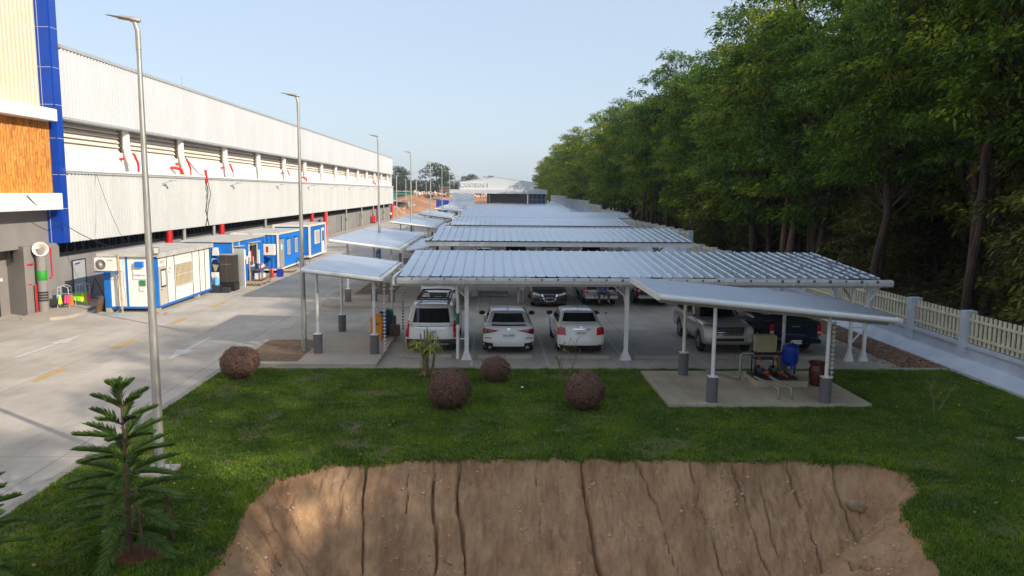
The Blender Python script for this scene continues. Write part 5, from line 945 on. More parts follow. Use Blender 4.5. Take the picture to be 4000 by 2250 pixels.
# C white boxy sedan
c = Car(4.4, 1.70, 1.46, [(-2.2,1.04),(-1.95,1.07),(-1.4,1.02),(.9,.96),(1.3,.94),(1.9,.86),(2.2,.72)], (-1.72,-1.05,.2,1.2,.9), zb=.2, wr=.31, wb=(.85,.95), paint='car_white2', label='white boxy sedan seen from behind with tall red tail lights, right of the fastback', group=G_, rear_inset=.10, cabw=.93)
c.panel('rear', [(.62,1.09),(-.62,1.09),(-.52,1.36),(.52,1.36)], 'glass_car', 'rear_window', n=10, off=.012); c.both('rear', [(.84,.72),(.54,.70),(.56,.96),(.80,1.0)], 'lamp_red', 'tail_light', off=.016); c.panel('rear', [(.30,.90),(-.30,.90),(-.30,.94),(.30,.94)], 'chrome', 'chrome_trim', off=.03)
c.panel('rear', [(.64,1.03),(-.64,1.03),(-.6,1.06),(.6,1.06)], 'car_white', 'spoiler', off=.035, n=8); c.panel('rear', [(.72,.24),(-.72,.24),(-.74,.36),(.74,.36)], 'black', 'bumper_insert', off=.02, n=8); c.both('rear', [(.78,.34),(.6,.34),(.6,.38),(.78,.38)], 'lamp_red', 'reflector', off=.03, n=3)
c.sides([(-1.3,1.02),(1.0,.98),(.3,1.34),(-.95,1.34)], 'glass_car', 'side_window', off=.012, n=10); c.panel('front', [(.58,1.0),(-.58,1.0),(-.48,1.34),(.48,1.34)], 'glass_car', 'windshield', n=8, off=.012); c.plate('rear', .78, 'กบ 414'); c.mirrors(.85, .98, 'black')
MB().tube([(-.85,0,1.44),(-1.0,0,1.60)], .008, 5).build('antenna', MT['black'], c.t); c.panel('rear', [(.05,.96),(-.05,.96),(-.05,1.02),(.05,1.02)], 'chrome', 'badge', off=.02, n=2); c.place(3.24, 26.35, 'away')
# D silver SUV facing camera
c = Car(4.85, 1.86, 1.78, [(-2.42,1.05),(-2.0,1.1),(.9,1.10),(1.15,1.12),(1.9,1.08),(2.42,.98)], (-2.35,-2.0,.15,.95,1.0), zb=.36, wr=.37, wb=(.85,1.15), paint='car_silver', label='silver SUV with a chrome grille parked facing the lawn', group=G_, front_inset=.06, rear_inset=.05, cabw=.94)
c.panel('front', [(.66,1.14),(-.66,1.14),(-.54,1.64),(.54,1.64)], 'glass_car', 'windshield', n=10, off=.012); c.sides([(-1.9,1.14),(-.45,1.14),(-.45,1.62),(-1.75,1.62)], 'glass_car', 'side_window', off=.012, n=8); c.sides([(-.36,1.14),(.72,1.14),(.22,1.62),(-.36,1.62)], 'glass_car', 'side_window', off=.012, n=8)
c.panel('front', [(.48,.72),(-.48,.72),(-.54,.98),(.54,.98)], 'frame_dark', 'grille', off=.015, n=8)
gg = MB()
for k in range(6): pass
for z in (.74,.82,.90,.97): c.panel('front', [(.5,z),(-.5,z),(-.5,z+.016),(.5,z+.016)], 'chrome', 'grille_bar', off=.028, n=8, ny=1)
for y in (-.26,.26): c.panel('front', [(y-.02,.72),(y+.02,.72),(y+.02,.98),(y-.02,.98)], 'chrome', 'grille_bar', off=.03, n=1)
c.both('front', [(.90,.76),(.60,.74),(.64,.98),(.88,1.02)], 'lamp_clear', 'headlight', off=.015); c.panel('front', [(.5,.52),(-.5,.52),(-.52,.62),(.52,.62)], 'black', 'air_intake', off=.015); c.both('front', [(.8,.5),(.68,.5),(.68,.6),(.8,.6)], 'lamp_clear', 'fog_light', off=.015, n=2)
c.panel('top', [(.9,.3),(.9,-.3),(1.2,-.26),(1.2,.26)], 'frame_dark', 'bonnet_scoop', off=.03, n=3); c.plate('front', .44, '4ก3 188', w_=.56, m='plate_red'); c.sides([(-1.0,.38),(1.0,.38),(1.0,.5),(-1.0,.5)], 'rim', 'side_step', off=.02, n=8, ny=2); c.mirrors(.55, 1.12)
MB().tube([(-1.8,-.62,1.82),(0,-.6,1.84)], .025, 6).tube([(-1.8,.62,1.82),(0,.6,1.84)], .025, 6).build('roof_rails', MT['steel_grey'], c.t); c.place(8.56, 26.35, 'to')
# pickups
def pickup(paint, label, lamp='lamp_red', tail=True, open_gate=False, bed_cover=False, W=1.86, H=1.78):
    c = Car(5.2, W, H, [(-2.6,.86),(-.95,.86),(-.85,1.12),(1.0,1.12),(1.3,1.12),(2.1,1.06),(2.6,.96)], (-.95,-.72,.55,1.25,1.0), zb=.38, wr=.37, wb=(.9,1.2), paint=paint, label=label, name='pickup_truck', cat='pickup', group=G_, rear_inset=.02, cabw=.94)
    h = W/2
    for sy in (-1, 1): MB().box(-2.5,-.9,min(sy*(h-.10),sy*(h-.015)),max(sy*(h-.10),sy*(h-.015)),.7,1.18).build('bed_side', MT[paint], c.t, bevel=.025)
    MB().box(-2.35,-.95,-h+.11,h-.11,.84,.885).build('bed_liner', MT['black'], c.t)
    if open_gate: MB().box(-3.05,-2.55,-h+.16,h-.16,.74,.80).build('tailgate', MT[paint], c.t, bevel=.02)
    else:
        MB().box(-2.58,-2.50,-h+.14,h-.14,.66,1.18).build('tailgate', MT[paint], c.t, bevel=.02); MB().box(-2.60,-2.578,-.14,.14,1.03,1.07).build('tailgate_handle', MT['chrome'], c.t)
    if bed_cover: MB().box(-2.5,-.9,-h+.08,h-.08,1.18,1.21).build('bed_cover', MT['black'], c.t, bevel=.01)
    for sy in (-1, 1): MB().box(-2.615,-2.5,min(sy*(h-.16),sy*(h-.02)),max(sy*(h-.16),sy*(h-.02)),.72,1.13).build('tail_light', MT[lamp], c.t, bevel=.02); MB().box(-2.62,-2.6,min(sy*(h-.15),sy*(h-.03)),max(sy*(h-.15),sy*(h-.03)),.80,.88).build('tail_light', MT['lamp_clear'], c.t)
    MB().box(-2.72,-2.5,-h+.04,h-.04,.44,.6).build('bumper', MT['chrome' if not bed_cover else paint], c.t, bevel=.03)
    c.panel('rear', [(.6,1.24),(-.6,1.24),(-.5,1.62),(.5,1.62)], 'glass_car', 'rear_window', n=8, off=.012); c.panel('front', [(.66,1.16),(-.66,1.16),(-.54,1.62),(.54,1.62)], 'glass_car', 'windshield', n=8, off=.012)
    c.sides([(-.7,1.16),(.15,1.16),(.15,1.6),(-.6,1.6)], 'glass_car', 'side_window', off=.012, n=8); c.sides([(.22,1.16),(1.05,1.16),(.6,1.6),(.22,1.6)], 'glass_car', 'side_window', off=.012, n=8); c.mirrors(.85, 1.14); return c
c = pickup('car_navy', 'dark blue pickup seen from behind, nearest the boundary wall', bed_cover=True, W=1.9, H=1.82); c.t.location = (10.95, 26.45+2.6, .005); c.t.rotation_euler = (0,0,R(90)); p_ = MB().box(-2.745,-2.722,-.18,.18,.44,.58).build('licence_plate', MT['plate'], c.t); text_mesh('ผว 1510', .1, .001, 'plate_lettering', MT['ink'], p_, M=Matrix.Translation((-2.748,0,.515)) @ Matrix.Rotation(R(-90),4,'Z') @ Matrix.Rotation(R(90),4,'X'))
c = pickup('car_silver', 'old silver pickup with its tailgate down and a man in blue sitting on it', open_gate=True, W=1.74, H=1.7); c.t.location = (5.62, 37.75+2.6, .005); c.t.rotation_euler = (0,0,R(90))
c = pickup('car_black', 'black pickup seen from behind, right of the silver one', W=1.78); c.t.location = (8.35, 37.9+2.6, .005); c.t.rotation_euler = (0,0,R(90))
sack = tag(MB().lathe([(.12,0),(.3,.05),(.34,.2),(.22,.34),(.05,.36)], n=12).build('sack', MT['cloth_dark'], smooth=True), 'dark bundle lying in the bed of the silver pickup', 'bundle'); sack.location = (6.05, 38.25, .9)
sack = tag(MB().lathe([(.1,0),(.22,.04),(.25,.2),(.15,.3),(.05,.32)], n=12).build('sack', MT['cloth_red'], smooth=True), 'red bag in the bed of the silver pickup beside the seated man', 'bag'); sack.location = (6.0, 38.8, .9)
# G dark grey sedan facing camera
c = Car(4.6, 1.80, 1.44, [(-2.3,.98),(-1.9,1.02),(.9,.96),(1.25,.95),(1.95,.86),(2.3,.70)], (-1.9,-1.1,.2,1.2,.9), zb=.19, wr=.33, wb=(.92,1.0), paint='car_grey', label='dark grey sedan facing the camera behind the white fastback', group=G_, front_inset=.18, cabw=.92)
c.panel('front', [(.62,.98),(-.62,.98),(-.5,1.32),(.5,1.32)], 'glass_car', 'windshield', n=10, off=.012); c.sides([(-1.3,1.0),(1.0,.97),(.3,1.32),(-1.0,1.32)], 'glass_car', 'side_window', off=.012, n=10)
c.both('front', [(.86,.66),(.44,.60),(.48,.66),(.80,.76)], 'lamp_clear', 'headlight', off=.015); c.panel('front', [(.22,.34),(-.22,.34),(-.34,.64),(.34,.64)], 'black', 'grille', off=.015); c.both('front', [(.26,.34),(.20,.34),(.34,.66),(.42,.66)], 'chrome', 'chrome_trim', off=.022); c.panel('front', [(.22,.30),(-.22,.30),(-.20,.35),(.20,.35)], 'chrome', 'chrome_trim', off=.022); c.both('front', [(.80,.34),(.50,.36),(.5,.44),(.78,.48)], 'black', 'air_intake', off=.015)
c.plate('front', .42, '1ขก 8083'); c.mirrors(.85, .96); c.panel('front', [(.8,.20),(-.8,.20),(-.8,.23),(.8,.23)], 'lamp_red', 'lip_trim', off=.02, n=8, ny=1); c.place(2.97, 37.4, 'to')
# F white crossover facing camera behind SUV
c = Car(4.5, 1.82, 1.62, [(-2.25,1.0),(-1.9,1.05),(.9,1.02),(1.2,1.02),(1.9,.94),(2.25,.8)], (-2.05,-1.6,.2,1.15,.95), zb=.24, wr=.35, wb=(.88,1.0), paint='car_white', label='white crossover facing the camera behind the white SUV', group=G_, front_inset=.14, cabw=.93)
c.panel('front', [(.64,1.04),(-.64,1.04),(-.52,1.48),(.52,1.48)], 'glass_blue', 'windshield', n=10, off=.012); c.sides([(-1.7,1.06),(.95,1.04),(.3,1.46),(-1.4,1.46)], 'glass_car', 'side_window', off=.012, n=10); c.both('front', [(.88,.70),(.5,.66),(.5,.74),(.84,.84)], 'lamp_smoke', 'headlight', off=.015); c.panel('front', [(.4,.5),(-.4,.5),(-.46,.70),(.46,.70)], 'black', 'grille', off=.015); c.mirrors(.8, 1.02); c.plate('front', .45, 'ขค 2291'); c.place(-2.6, 37.6, 'to')
# cars in the next row, seen as roofs between the first two carports
cc = Car(4.5, 1.8, 1.5, [(-2.25,1.0),(.9,1.0),(1.9,.9),(2.25,.75)], (-1.9,-1.1,.2,1.15,.9), zb=.2, wr=.33, paint='car_grey', label='grey car in the middle row, its roof just visible above the nearest carport ridge', group=G_)
cc.panel('front', [(.62,1.0),(-.62,1.0),(-.5,1.38),(.5,1.38)], 'glass_car', 'windshield', n=6, off=.012); cc.panel('rear', [(.6,1.05),(-.6,1.05),(-.5,1.38),(.5,1.38)], 'glass_car', 'rear_window', n=6, off=.012); cc.sides([(-1.3,1.02),(1.0,1.0),(.3,1.38),(-1.0,1.38)], 'glass_car', 'side_window', off=.012, n=6); cc.place(-.6, 54.8, 'to')
c = pickup('car_black', 'black pickup in the middle row, left of centre between the first two carports'); c.t.location = (1.9, 57.5, .005); c.t.rotation_euler = (0,0,R(-90))
c = pickup('car_navy', 'dark pickup in the middle row, right of the black one, between the first two carports', W=1.84); c.t.location = (4.6, 57.3, .005); c.t.rotation_euler = (0,0,R(90))
cc = Car(4.7, 1.85, 1.75, [(-2.35,1.05),(.9,1.08),(1.9,1.02),(2.35,.9)], (-2.2,-1.8,.2,1.0,1.0), zb=.3, wr=.36, paint='car_black', label='black SUV at the right of the middle row beneath the second carport fascia', group=G_)
cc.panel('front', [(.62,1.14),(-.62,1.14),(-.5,1.6),(.5,1.6)], 'glass_car', 'windshield', n=6, off=.012); cc.sides([(-1.8,1.12),(.8,1.12),(.3,1.58),(-1.6,1.58)], 'glass_car', 'side_window', off=.012, n=6); cc.place(7.6, 54.9, 'to')
# wheel stops
for i, (xa, xb, y, m, lb) in enumerate([(-3.15,-1.3,25.88,'kerb','concrete wheel stop behind the white SUV'),(-.4,1.46,25.8,'kerb','concrete wheel stop behind the white fastback sedan'),(2.3,4.15,25.8,'kerb','concrete wheel stop behind the white boxy sedan'),(5.0,6.9,25.8,'kerb','concrete wheel stop of the empty bay right of the centre post'),(7.65,9.5,25.8,'kerb','concrete wheel stop in front of the silver SUV'),(10.0,11.9,25.8,'kerb','concrete wheel stop behind the dark blue pickup'),(-.7,1.0,41.6,'kerb','far wheel stop of the empty bay left of the standing person'),(-.7,1.0,42.9,'kerb','farther wheel stop behind the empty bay left of the standing person')]):
    ws = tag(MB().prism([(-.09,0),(.09,0),(.06,.12),(-.06,.12)], lambda u, v, w_: (w_, u, v), -(xb-xa)/2, (xb-xa)/2).build('wheel_stop', MT[m], bevel=.01), lb, 'wheel stop', 'concrete wheel stops'); ws.location = ((xa+xb)/2, y, .006)
# ================================================================== PEOPLE
def skin_fig(name, verts, edges, radii, m, parent, root=0, sub=2):
    me = bpy.data.meshes.new(name); me.from_pydata([Vector(v) for v in verts], edges, []); ob = bpy.data.objects.new(name, me); COL.objects.link(ob)
    md = ob.modifiers.new('skin', 'SKIN'); md.use_smooth_shade = True; lay = me.skin_vertices[0].data
    for i, r in enumerate(radii): lay[i].radius = r if isinstance(r, tuple) else (r, r); lay[i].use_root = (i == root)
    s2 = ob.modifiers.new('sub', 'SUBSURF'); s2.levels = sub; s2.render_levels = sub
    dg = bpy.context.evaluated_depsgraph_get(); m2 = bpy.data.meshes.new_from_object(ob.evaluated_get(dg)); bpy.data.objects.remove(ob)
    m2.materials.clear(); return link_mesh(name, m2, MT[m], parent, smooth=True)
def person(loc, rz, pose, top, bottom, label, shoes='grey_plastic', short=True, barefoot=False):
    t = empty('person', loc, rz, label, 'person')
    if pose == 'sit':
        hip = .0; J = dict(pel=(0,0,.06), chest=(0,.05,.34), neck=(0,.02,.52), head=(0,-.02,.66), htop=(0,-.02,.78), ls=(-.19,.04,.46), rs=(.19,.04,.46), le=(-.27,-.06,.22), re=(.27,-.06,.22), lw=(-.14,-.28,.12), rw=(.14,-.28,.12), lh=(-.06,-.34,.10), rh=(.06,-.34,.10), lhip=(-.1,0,.05), rhip=(.1,0,.05), lk=(-.22,-.42,.07), rk=(.24,-.42,.07), la=(-.22,-.46,-.36), ra=(.26,-.46,-.36), lt=(-.22,-.62,-.42), rt=(.28,-.62,-.42))
    else:
        s = .09; J = dict(pel=(0,0,.95), chest=(0,.0,1.25), neck=(0,0,1.47), head=(0,-.02,1.6), htop=(0,-.01,1.72), ls=(-.19,0,1.4), rs=(.19,0,1.4), le=(-.25,.03,1.13), re=(.25,.03,1.13), lw=(-.24,-.08,.9), rw=(.24,-.08,.9), lh=(-.23,-.1,.82), rh=(.23,-.1,.82), lhip=(-.1,0,.9), rhip=(.1,0,.9), lk=(-.12,-.03,.5), rk=(.12,.05,.5), la=(-.13,.02,.08), ra=(.12,.1,.08), lt=(-.14,-.15,.03), rt=(.13,-.07,.03))
    names = list(J); ix = {n: i for i, n in enumerate(names)}; V = [J[n] for n in names]
    E_ = [('pel','chest'),('chest','neck'),('neck','head'),('head','htop'),('chest','ls'),('chest','rs'),('ls','le'),('rs','re'),('le','lw'),('re','rw'),('lw','lh'),('rw','rh'),('pel','lhip'),('pel','rhip'),('lhip','lk'),('rhip','rk'),('lk','la'),('rk','ra'),('la','lt'),('ra','rt')]
    rad = dict(pel=(.13,.1), chest=(.15,.1), neck=.05, head=(.075,.09), htop=(.055,.065), ls=.055, rs=.055, le=.038, re=.038, lw=.026, rw=.026, lh=(.035,.015), rh=(.035,.015), lhip=.085, rhip=.085, lk=.055, rk=.055, la=.036, ra=.036, lt=.025, rt=.025)
    edges = [(ix[a], ix[b]) for a, b in E_]
    # fingers
    for sgn, wr_ in ((-1,'lh'),(1,'rh')):
        h = Vector(J[wr_]); w0 = Vector(J['lw' if sgn < 0 else 'rw']); dr_ = (h-w0).normalized(); sd_ = Vector((0,1,0)) if pose == 'stand' else Vector((1,0,0))
        for k in range(5):
            ln = (.05,.085,.095,.088,.07)[k]; off_ = sd_*((k-2)*.017 if k else -.035*(1)); a = h+off_+dr_*(.02 if k else -.02); b = a+dr_*ln*.55+(sd_*-.02 if k == 0 else Vector()); c_ = b+(dr_*ln*.45)+Vector((0,0,-.012))
            i0 = len(V); V += [a, b, c_]; edges += [(ix[wr_], i0), (i0, i0+1), (i0+1, i0+2)]; rad.update({i0: .010, i0+1: .009, i0+2: .007}); names += [i0, i0+1, i0+2]
    skin_fig('body', V, edges, [rad[n] for n in names], 'skin', t, root=0)
    hd = Vector(J['head'])
    MB().lathe([(.012,-.02),(.016,0),(.006,.03)], tuple(hd+Vector((0,-.092,-.0))), 6).build('nose', MT['skin'], t, smooth=True)
    for sx in (-.033,.033): MB().lathe([(0,-.008),(.011,0),(0,.008)], tuple(hd+Vector((sx,-.082,.03))), 8).build('eye', MT['ink'], t, smooth=True); MB().box(hd.x+sx*2.5-.01,hd.x+sx*2.5+.01,hd.y-.01,hd.y+.03,hd.z-.02,hd.z+.04).build('ear', MT['skin'], t, bevel=.006)
    MB().box(hd.x-.025,hd.x+.025,hd.y-.088,hd.y-.080,hd.z-.05,hd.z-.042).build('mouth', MT['lamp_smoke'], t)
    MB().lathe([(.09,-.02),(.098,.03),(.09,.10),(.06,.145),(0,.16)], tuple(hd+Vector((0,.018,.02))), 16).build('hair', MT['hair'], t, smooth=True)
    sh = [J['pel'], J['chest'], tuple(Vector(J['neck'])-Vector((0,0,.04))), J['ls'], J['rs'], tuple(Vector(J['ls']).lerp(Vector(J['le']), .75)), tuple(Vector(J['rs']).lerp(Vector(J['re']), .75))]
    skin_fig('shirt', sh, [(0,1),(1,2),(1,3),(1,4),(3,5),(4,6)], [(.16,.125),(.18,.125),(.07,.07),.075,.075,.062,.062], top, t)
    an = lambda k, a, f: tuple(Vector(J[k]).lerp(Vector(J[a]), f))
    skin_fig('trousers', [J['pel'], J['lhip'], J['lk'], an('lk','la',.82), J['rhip'], J['rk'], an('rk','ra',.82)], [(0,1),(1,2),(2,3),(0,4),(4,5),(5,6)], [(.15,.12),.105,.078,.062,.105,.078,.062], bottom, t)
    if not barefoot:
        for a, b in (('la','lt'),('ra','rt')): skin_fig('shoe', [tuple(Vector(J[a])+Vector((0,.03,-.04))), tuple(Vector(J[b])+Vector((0,0,-.0)))], [(0,1)], [(.045,.04),(.04,.028)], shoes, t)
    return t
person((5.6, 37.38, .78), 0, 'sit', 'shirt_blue', 'jeans', 'man in a bright blue shirt and jeans sitting barefoot on the pickup tailgate', barefoot=True)
person((1.55, 37.75, .01), R(15), 'stand', 'shirt_white', 'trouser_grey', 'person in loose pale grey trousers standing left of the dark grey sedan', shoes='shirt_white')
person((-19.2, 147, .13), R(60), 'stand', 'shirt_white', 'cloth_dark', 'person in a white shirt by the far end of the warehouse', shoes='grey_plastic')
#@@PART3
# ================================================================== HEDGE BALLS AND SMALL PLANTS
def topiary(x, y, r, hz, label, seed, legs=False, N=12000):
    t = empty('topiary_ball', (x, y, 0), 0, label, 'topiary', 'clipped dry brown topiary balls on the lawn'); q = np.random.default_rng(seed)
    u = q.normal(size=(N, 3)); u /= np.linalg.norm(u, axis=1)[:,None]; rr = r*(1.04-.20*q.uniform(0, 1, N)**1.2)*(1+.045*np.sin(u[:,0]*5+seed)*np.cos(u[:,1]*4+u[:,2]*3)+.03*np.sin(u[:,2]*11+u[:,0]*9+seed)); zc = hz/2+.02
    P = u*rr[:,None]*np.array([1, 1, hz/2/r]); P[:,2] += zc
    if legs: P[:,:2] *= np.clip(.62+P[:,2:3]*1.1, .62, 1)
    k = P[:,2] > .03; P = P[k]; u = u[k]; n = len(P); a = q.normal(size=(n, 3)); a = a-(a*u).sum(1)[:,None]*u*.6; a /= np.linalg.norm(a, axis=1)[:,None]; b = np.cross(a, u); b /= np.linalg.norm(b, axis=1)[:,None]+1e-6
    L = q.uniform(.025, .06, n)[:,None]; W_ = q.uniform(.004, .010, n)[:,None]
    V = np.stack([P-a*L, P-b*W_+u*.012, P+a*L, P+b*W_+u*.012], 1).reshape(-1, 3); np_mesh('twigs', V, np.arange(4*n).reshape(-1, 4), 4, MT['dead_twig'], t)
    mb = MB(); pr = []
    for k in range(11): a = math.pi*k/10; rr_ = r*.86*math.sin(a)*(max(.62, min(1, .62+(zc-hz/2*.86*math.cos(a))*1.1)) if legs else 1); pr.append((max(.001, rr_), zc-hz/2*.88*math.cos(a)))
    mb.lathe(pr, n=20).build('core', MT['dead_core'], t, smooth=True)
    st = MB(); 
    for k in range(9): a = q.uniform(0, 6.28); st.tube([(r*.25*math.cos(a), r*.25*math.sin(a), 0), (r*.45*math.cos(a), r*.45*math.sin(a), hz*.4)], .012, 4)
    st.build('stems', MT['twig'], t)
topiary(-7.62, 22.85, .56, .98, 'bun-shaped clipped brown bush at the road corner of the lawn, its stems showing below', 1, True); topiary(-1.07, 19.75, .56, 1.06, 'largest round brown topiary ball, left of the middle of the lawn', 2); topiary(.17, 22.6, .44, .74, 'smallest brown topiary ball, just below the white fastback sedan', 3, N=6000); topiary(2.53, 19.65, .53, 1.0, 'round brown topiary ball left of the concrete pump slab', 4)
def leaf_strip(V, F, p, d, L, W_, droop, seg=4, up=(0,0,1)):
    d = Vector(d).normalized(); sd_ = d.cross(Vector(up)); sd_ = sd_.normalized() if sd_.length > 1e-3 else Vector((1,0,0)); p = Vector(p); n = len(V)
    for k in range(seg+1):
        f = k/seg; w_ = W_*(1-f)**.7*(.5+min(1, f*4)*.5); V += [tuple(p-sd_*w_), tuple(p+sd_*w_)]; p = p+d*(L/seg); d = (d+Vector((0,0,-droop/seg))).normalized()
    for k in range(seg): F.append((n+2*k, n+2*k+1, n+2*k+3, n+2*k+2))
def strap_plant(x, y):
    t = empty('strap_leaf_plant', (x, y, 0), 0, 'yellow-green strap-leaved plant with bare cut stems in front of the white SUV', 'plant'); q = random.Random(5); st = MB(); V = []; F = []; V2 = []; F2 = []
    for k in range(8):
        a = q.uniform(0, 6.28); h = q.uniform(.9, 1.55); sx, sy = .22*math.cos(a)*q.random(), .16*math.sin(a)*q.random(); top = (sx*1.6, sy*1.6, h); st.tube([(sx*.6, sy*.6, 0), (sx, sy, h*.5), top], [.045,.035,.02], 6)
        if k < 5:
            hh_ = h-q.uniform(.25,.45); 
            ox, oy = .34*math.cos(k*1.3), .22*math.sin(k*1.3); st.tube([(sx, sy, h*.35), (sx+ox*.6, sy+oy*.6, hh_-.15), (sx+ox, sy+oy, hh_)], [.035,.03,.02], 6)
            for j in range(52): b = q.uniform(0, 6.28); leaf_strip(V, F, (sx+ox, sy+oy, hh_+q.uniform(-.14,.06)), (math.cos(b), math.sin(b), q.uniform(.1,1.0)), q.uniform(.30,.46), .021, 2.0)
        for j in range(16): b = q.uniform(0, 6.28); leaf_strip(V2, F2, (sx, sy, q.uniform(.1, h*.55)), (math.cos(b), math.sin(b), -.2), q.uniform(.15,.3), .018, 1.8)
    st.build('stem', MT['twig'], t); m1 = MB(); m1.v, m1.f, m1.mi = V, F, [0]*len(F); m1.build('leaves', MT['drac_leaf'], t, fix=False); m2 = MB(); m2.v, m2.f, m2.mi = V2, F2, [0]*len(F2); m2.build('dead_leaves', MT['dead_leaf'], t, fix=False)
strap_plant(-1.95, 23.25)
def sapling(x, y, label, seed, h=1.5, leaves=26, lean=.3):
    t = empty('bare_sapling', (x, y, 0), 0, label, 'sapling', 'bare saplings on the lawn'); q = random.Random(seed); st = MB(); V = []; F = []
    def br_(p, d, L, r, n_):
        pts = [Vector(p)]; dd = Vector(d).normalized()
        for k in range(4): dd = (dd+Vector((q.uniform(-.25,.25), q.uniform(-.25,.25), q.uniform(-.05,.2)))).normalized(); pts.append(pts[-1]+dd*L/4)
        st.tube(pts, [r*(1-.17*i) for i in range(5)], 5)
        if n_: 
            for k in range(3): br_(pts[q.randint(1,4)], (q.uniform(-1,1), q.uniform(-.6,.6), q.uniform(.4,1.3)), L*.5, r*.55, n_-1)
        elif q.random() < leaves/36:
            for j in range(3): leaf_strip(V, F, pts[-1], (q.uniform(-1,1), q.uniform(-1,1), q.uniform(-.2,.8)), q.uniform(.06,.11), .025, .6, 3)
    br_((0,0,0), (-.1,0,1), h*.75, .022, 2); br_((.12,.05,0), (lean,0,1), h*.8, .02, 2)
    st.build('branches', MT['twig'], t); m1 = MB(); m1.v, m1.f, m1.mi = V, F, [0]*len(F); m1.build('leaves', MT['green_leaf'], t, fix=False)
sapling(2.15, 22.3, 'nearly bare sapling with a few bright leaves, between the white sedan and the topiary', 11); sapling(11.9, 19.4, 'low bare shrub in the shade right of the pump slab', 12, .9, 10, .6)
# ================================================================== NORFOLK PINES
def norfolk(x, y, H, label, seed):
    t = empty('norfolk_pine', (x, y, 0), 0, label, 'conifer', 'young norfolk pines on the lawn'); q = random.Random(seed)
    MB().tube([(0,0,0),(.02,0,H*.5),(0,0,H-.05),(0,0,H)], [.04,.03,.012,.006], 8).build('trunk', MT['bark_pale'], t, smooth=True)
    tiers = 9
    for k in range(tiers):
        f = k/(tiers-1); z = .32+(H-.42)*f**.92; L = (.88*(1-f)**.62+.22)*q.uniform(.9,1.05); up = .12+.75*f**1.1; nb = 6 if k < tiers-3 else 5; V = []; F = []; st = MB(); off_ = q.uniform(0, 1.2)
        for b in range(nb):
            a = off_+2*math.pi*b/nb+q.uniform(-.15,.15); d = Vector((math.cos(a), math.sin(a), up)).normalized(); p = Vector((0,0,z)); pts = [p.copy()]; n_ = 10
            for j in range(n_): d = (d+Vector((0,0,-.035-.02*(1-f)+(.07 if j > 7 else 0)))).normalized(); p = p+d*L/n_; pts.append(p.copy())
            st.tube(pts, [.013*(1-.7*j/n_) for j in range(n_+1)], 5)
            for j in range(int(13+24*(1-f))*2):
                g_ = .18+.82*(j/(int(13+24*(1-f))*2)); ii_ = min(n_-1, int(g_*n_)); pp = pts[ii_].lerp(pts[ii_+1], g_*n_-ii_); dd = (pts[ii_+1]-pts[ii_]).normalized(); sd_ = dd.cross(Vector((0,0,1))).normalized()*(1 if j % 2 else -1)
                ln = (.25*(1-g_)**.5+.08)*(.65+.35*(1-f))*q.uniform(.8,1.15); dr0 = dd*.75+sd_*q.uniform(.35,.8)+Vector((0,0,.35+.35*f)); leaf_strip(V, F, pp, dr0, ln, .019, 1.1-.9*f, 4); leaf_strip(V, F, pp, dr0, ln, .019, 1.1-.9*f, 4, up=tuple(sd_))
            leaf_strip(V, F, pts[-1], pts[-1]-pts[-2], .08, .016, 0, 2)
        w_ = st.build('branch_whorl', MT['bark_pale'], t); m1 = MB(); m1.v, m1.f, m1.mi = V, F, [0]*len(F); m1.build('foliage', MT['pine_tip' if k > 7 else 'pine_leaf'], w_, fix=False)
    return t
pn = norfolk(-5.74, 11.65, 2.72, 'young norfolk pine tied between wooden stakes in the lower left of the lawn', 3); norfolk(-7.15, 9.85, 2.3, 'second young norfolk pine, mostly cut off by the left edge', 8)
for i, (dx, dy, lb) in enumerate([(.28,-.25,'short wooden stake in front of the norfolk pine trunk'),(-.32,-.05,'wooden stake left of the norfolk pine trunk'),(.5,.35,'wooden stake right of and behind the norfolk pine trunk')]):
    tag(MB().tube([(-5.68+dx,11.65+dy,0),(-5.68+dx*.85,11.65+dy,.88)], .026, 8).build('tree_stake', MT['bark_pale'], smooth=True), lb, 'stake', 'stakes round the norfolk pine')
sd2 = tag(MB().lathe([(.40,-.02),(.36,.02),(.2,.03),(0,.035)], (-5.5, 11.5, 0), 28).build('planting_soil', MT['red_soil'], smooth=True), kind='structure')
for i, (p, s, m, lb) in enumerate([((7.72,15.02),.22,'stone_pale','big pale stone stuck in the upper right of the pit face'),((5.35,13.35),.2,'stone_pale','pale broken stone in the lower right of the pit face'),((-3.7,11.9),.2,'stone_pale','flat pale stone slab in the lower left of the pit'),((-.9,13.9),.09,'stone_pale','small grey stone in the middle of the pit face'),((3.9,13.0),.07,'stone_pale','small stone low in the pit face, right of the centre')]):
    z = float(terrain_z(np.array([p[0]]), np.array([p[1]]))[0]); q = random.Random(i); bm = bmesh.new(); bmesh.ops.create_icosphere(bm, subdivisions=2, radius=s)
    for v in bm.verts: v.co *= q.uniform(.82,1.12); v.co.z *= .55; v.co.y *= .8
    me = bpy.data.meshes.new('stone'); bm.to_mesh(me); bm.free(); ob = link_mesh('stone', me, MT[m]); ob.location = (p[0], p[1], z+s*.2); ob.rotation_euler = (R(45), 0, q.uniform(0,3)); tag(ob, lb, 'stone', 'stones in the pit face')
tag(MB().box(-.05,.05,-.22,.22,0,.04).build('timber_offcut', MT['wood_pale']), 'short timber offcut lying on the lower right of the pit face', 'timber').matrix_world = Matrix.Translation((5.5,12.75,float(terrain_z(np.array([5.5]), np.array([12.75]))[0])+.03)) @ Matrix.Rotation(R(48),4,'X') @ Matrix.Rotation(R(-35),4,'Z')
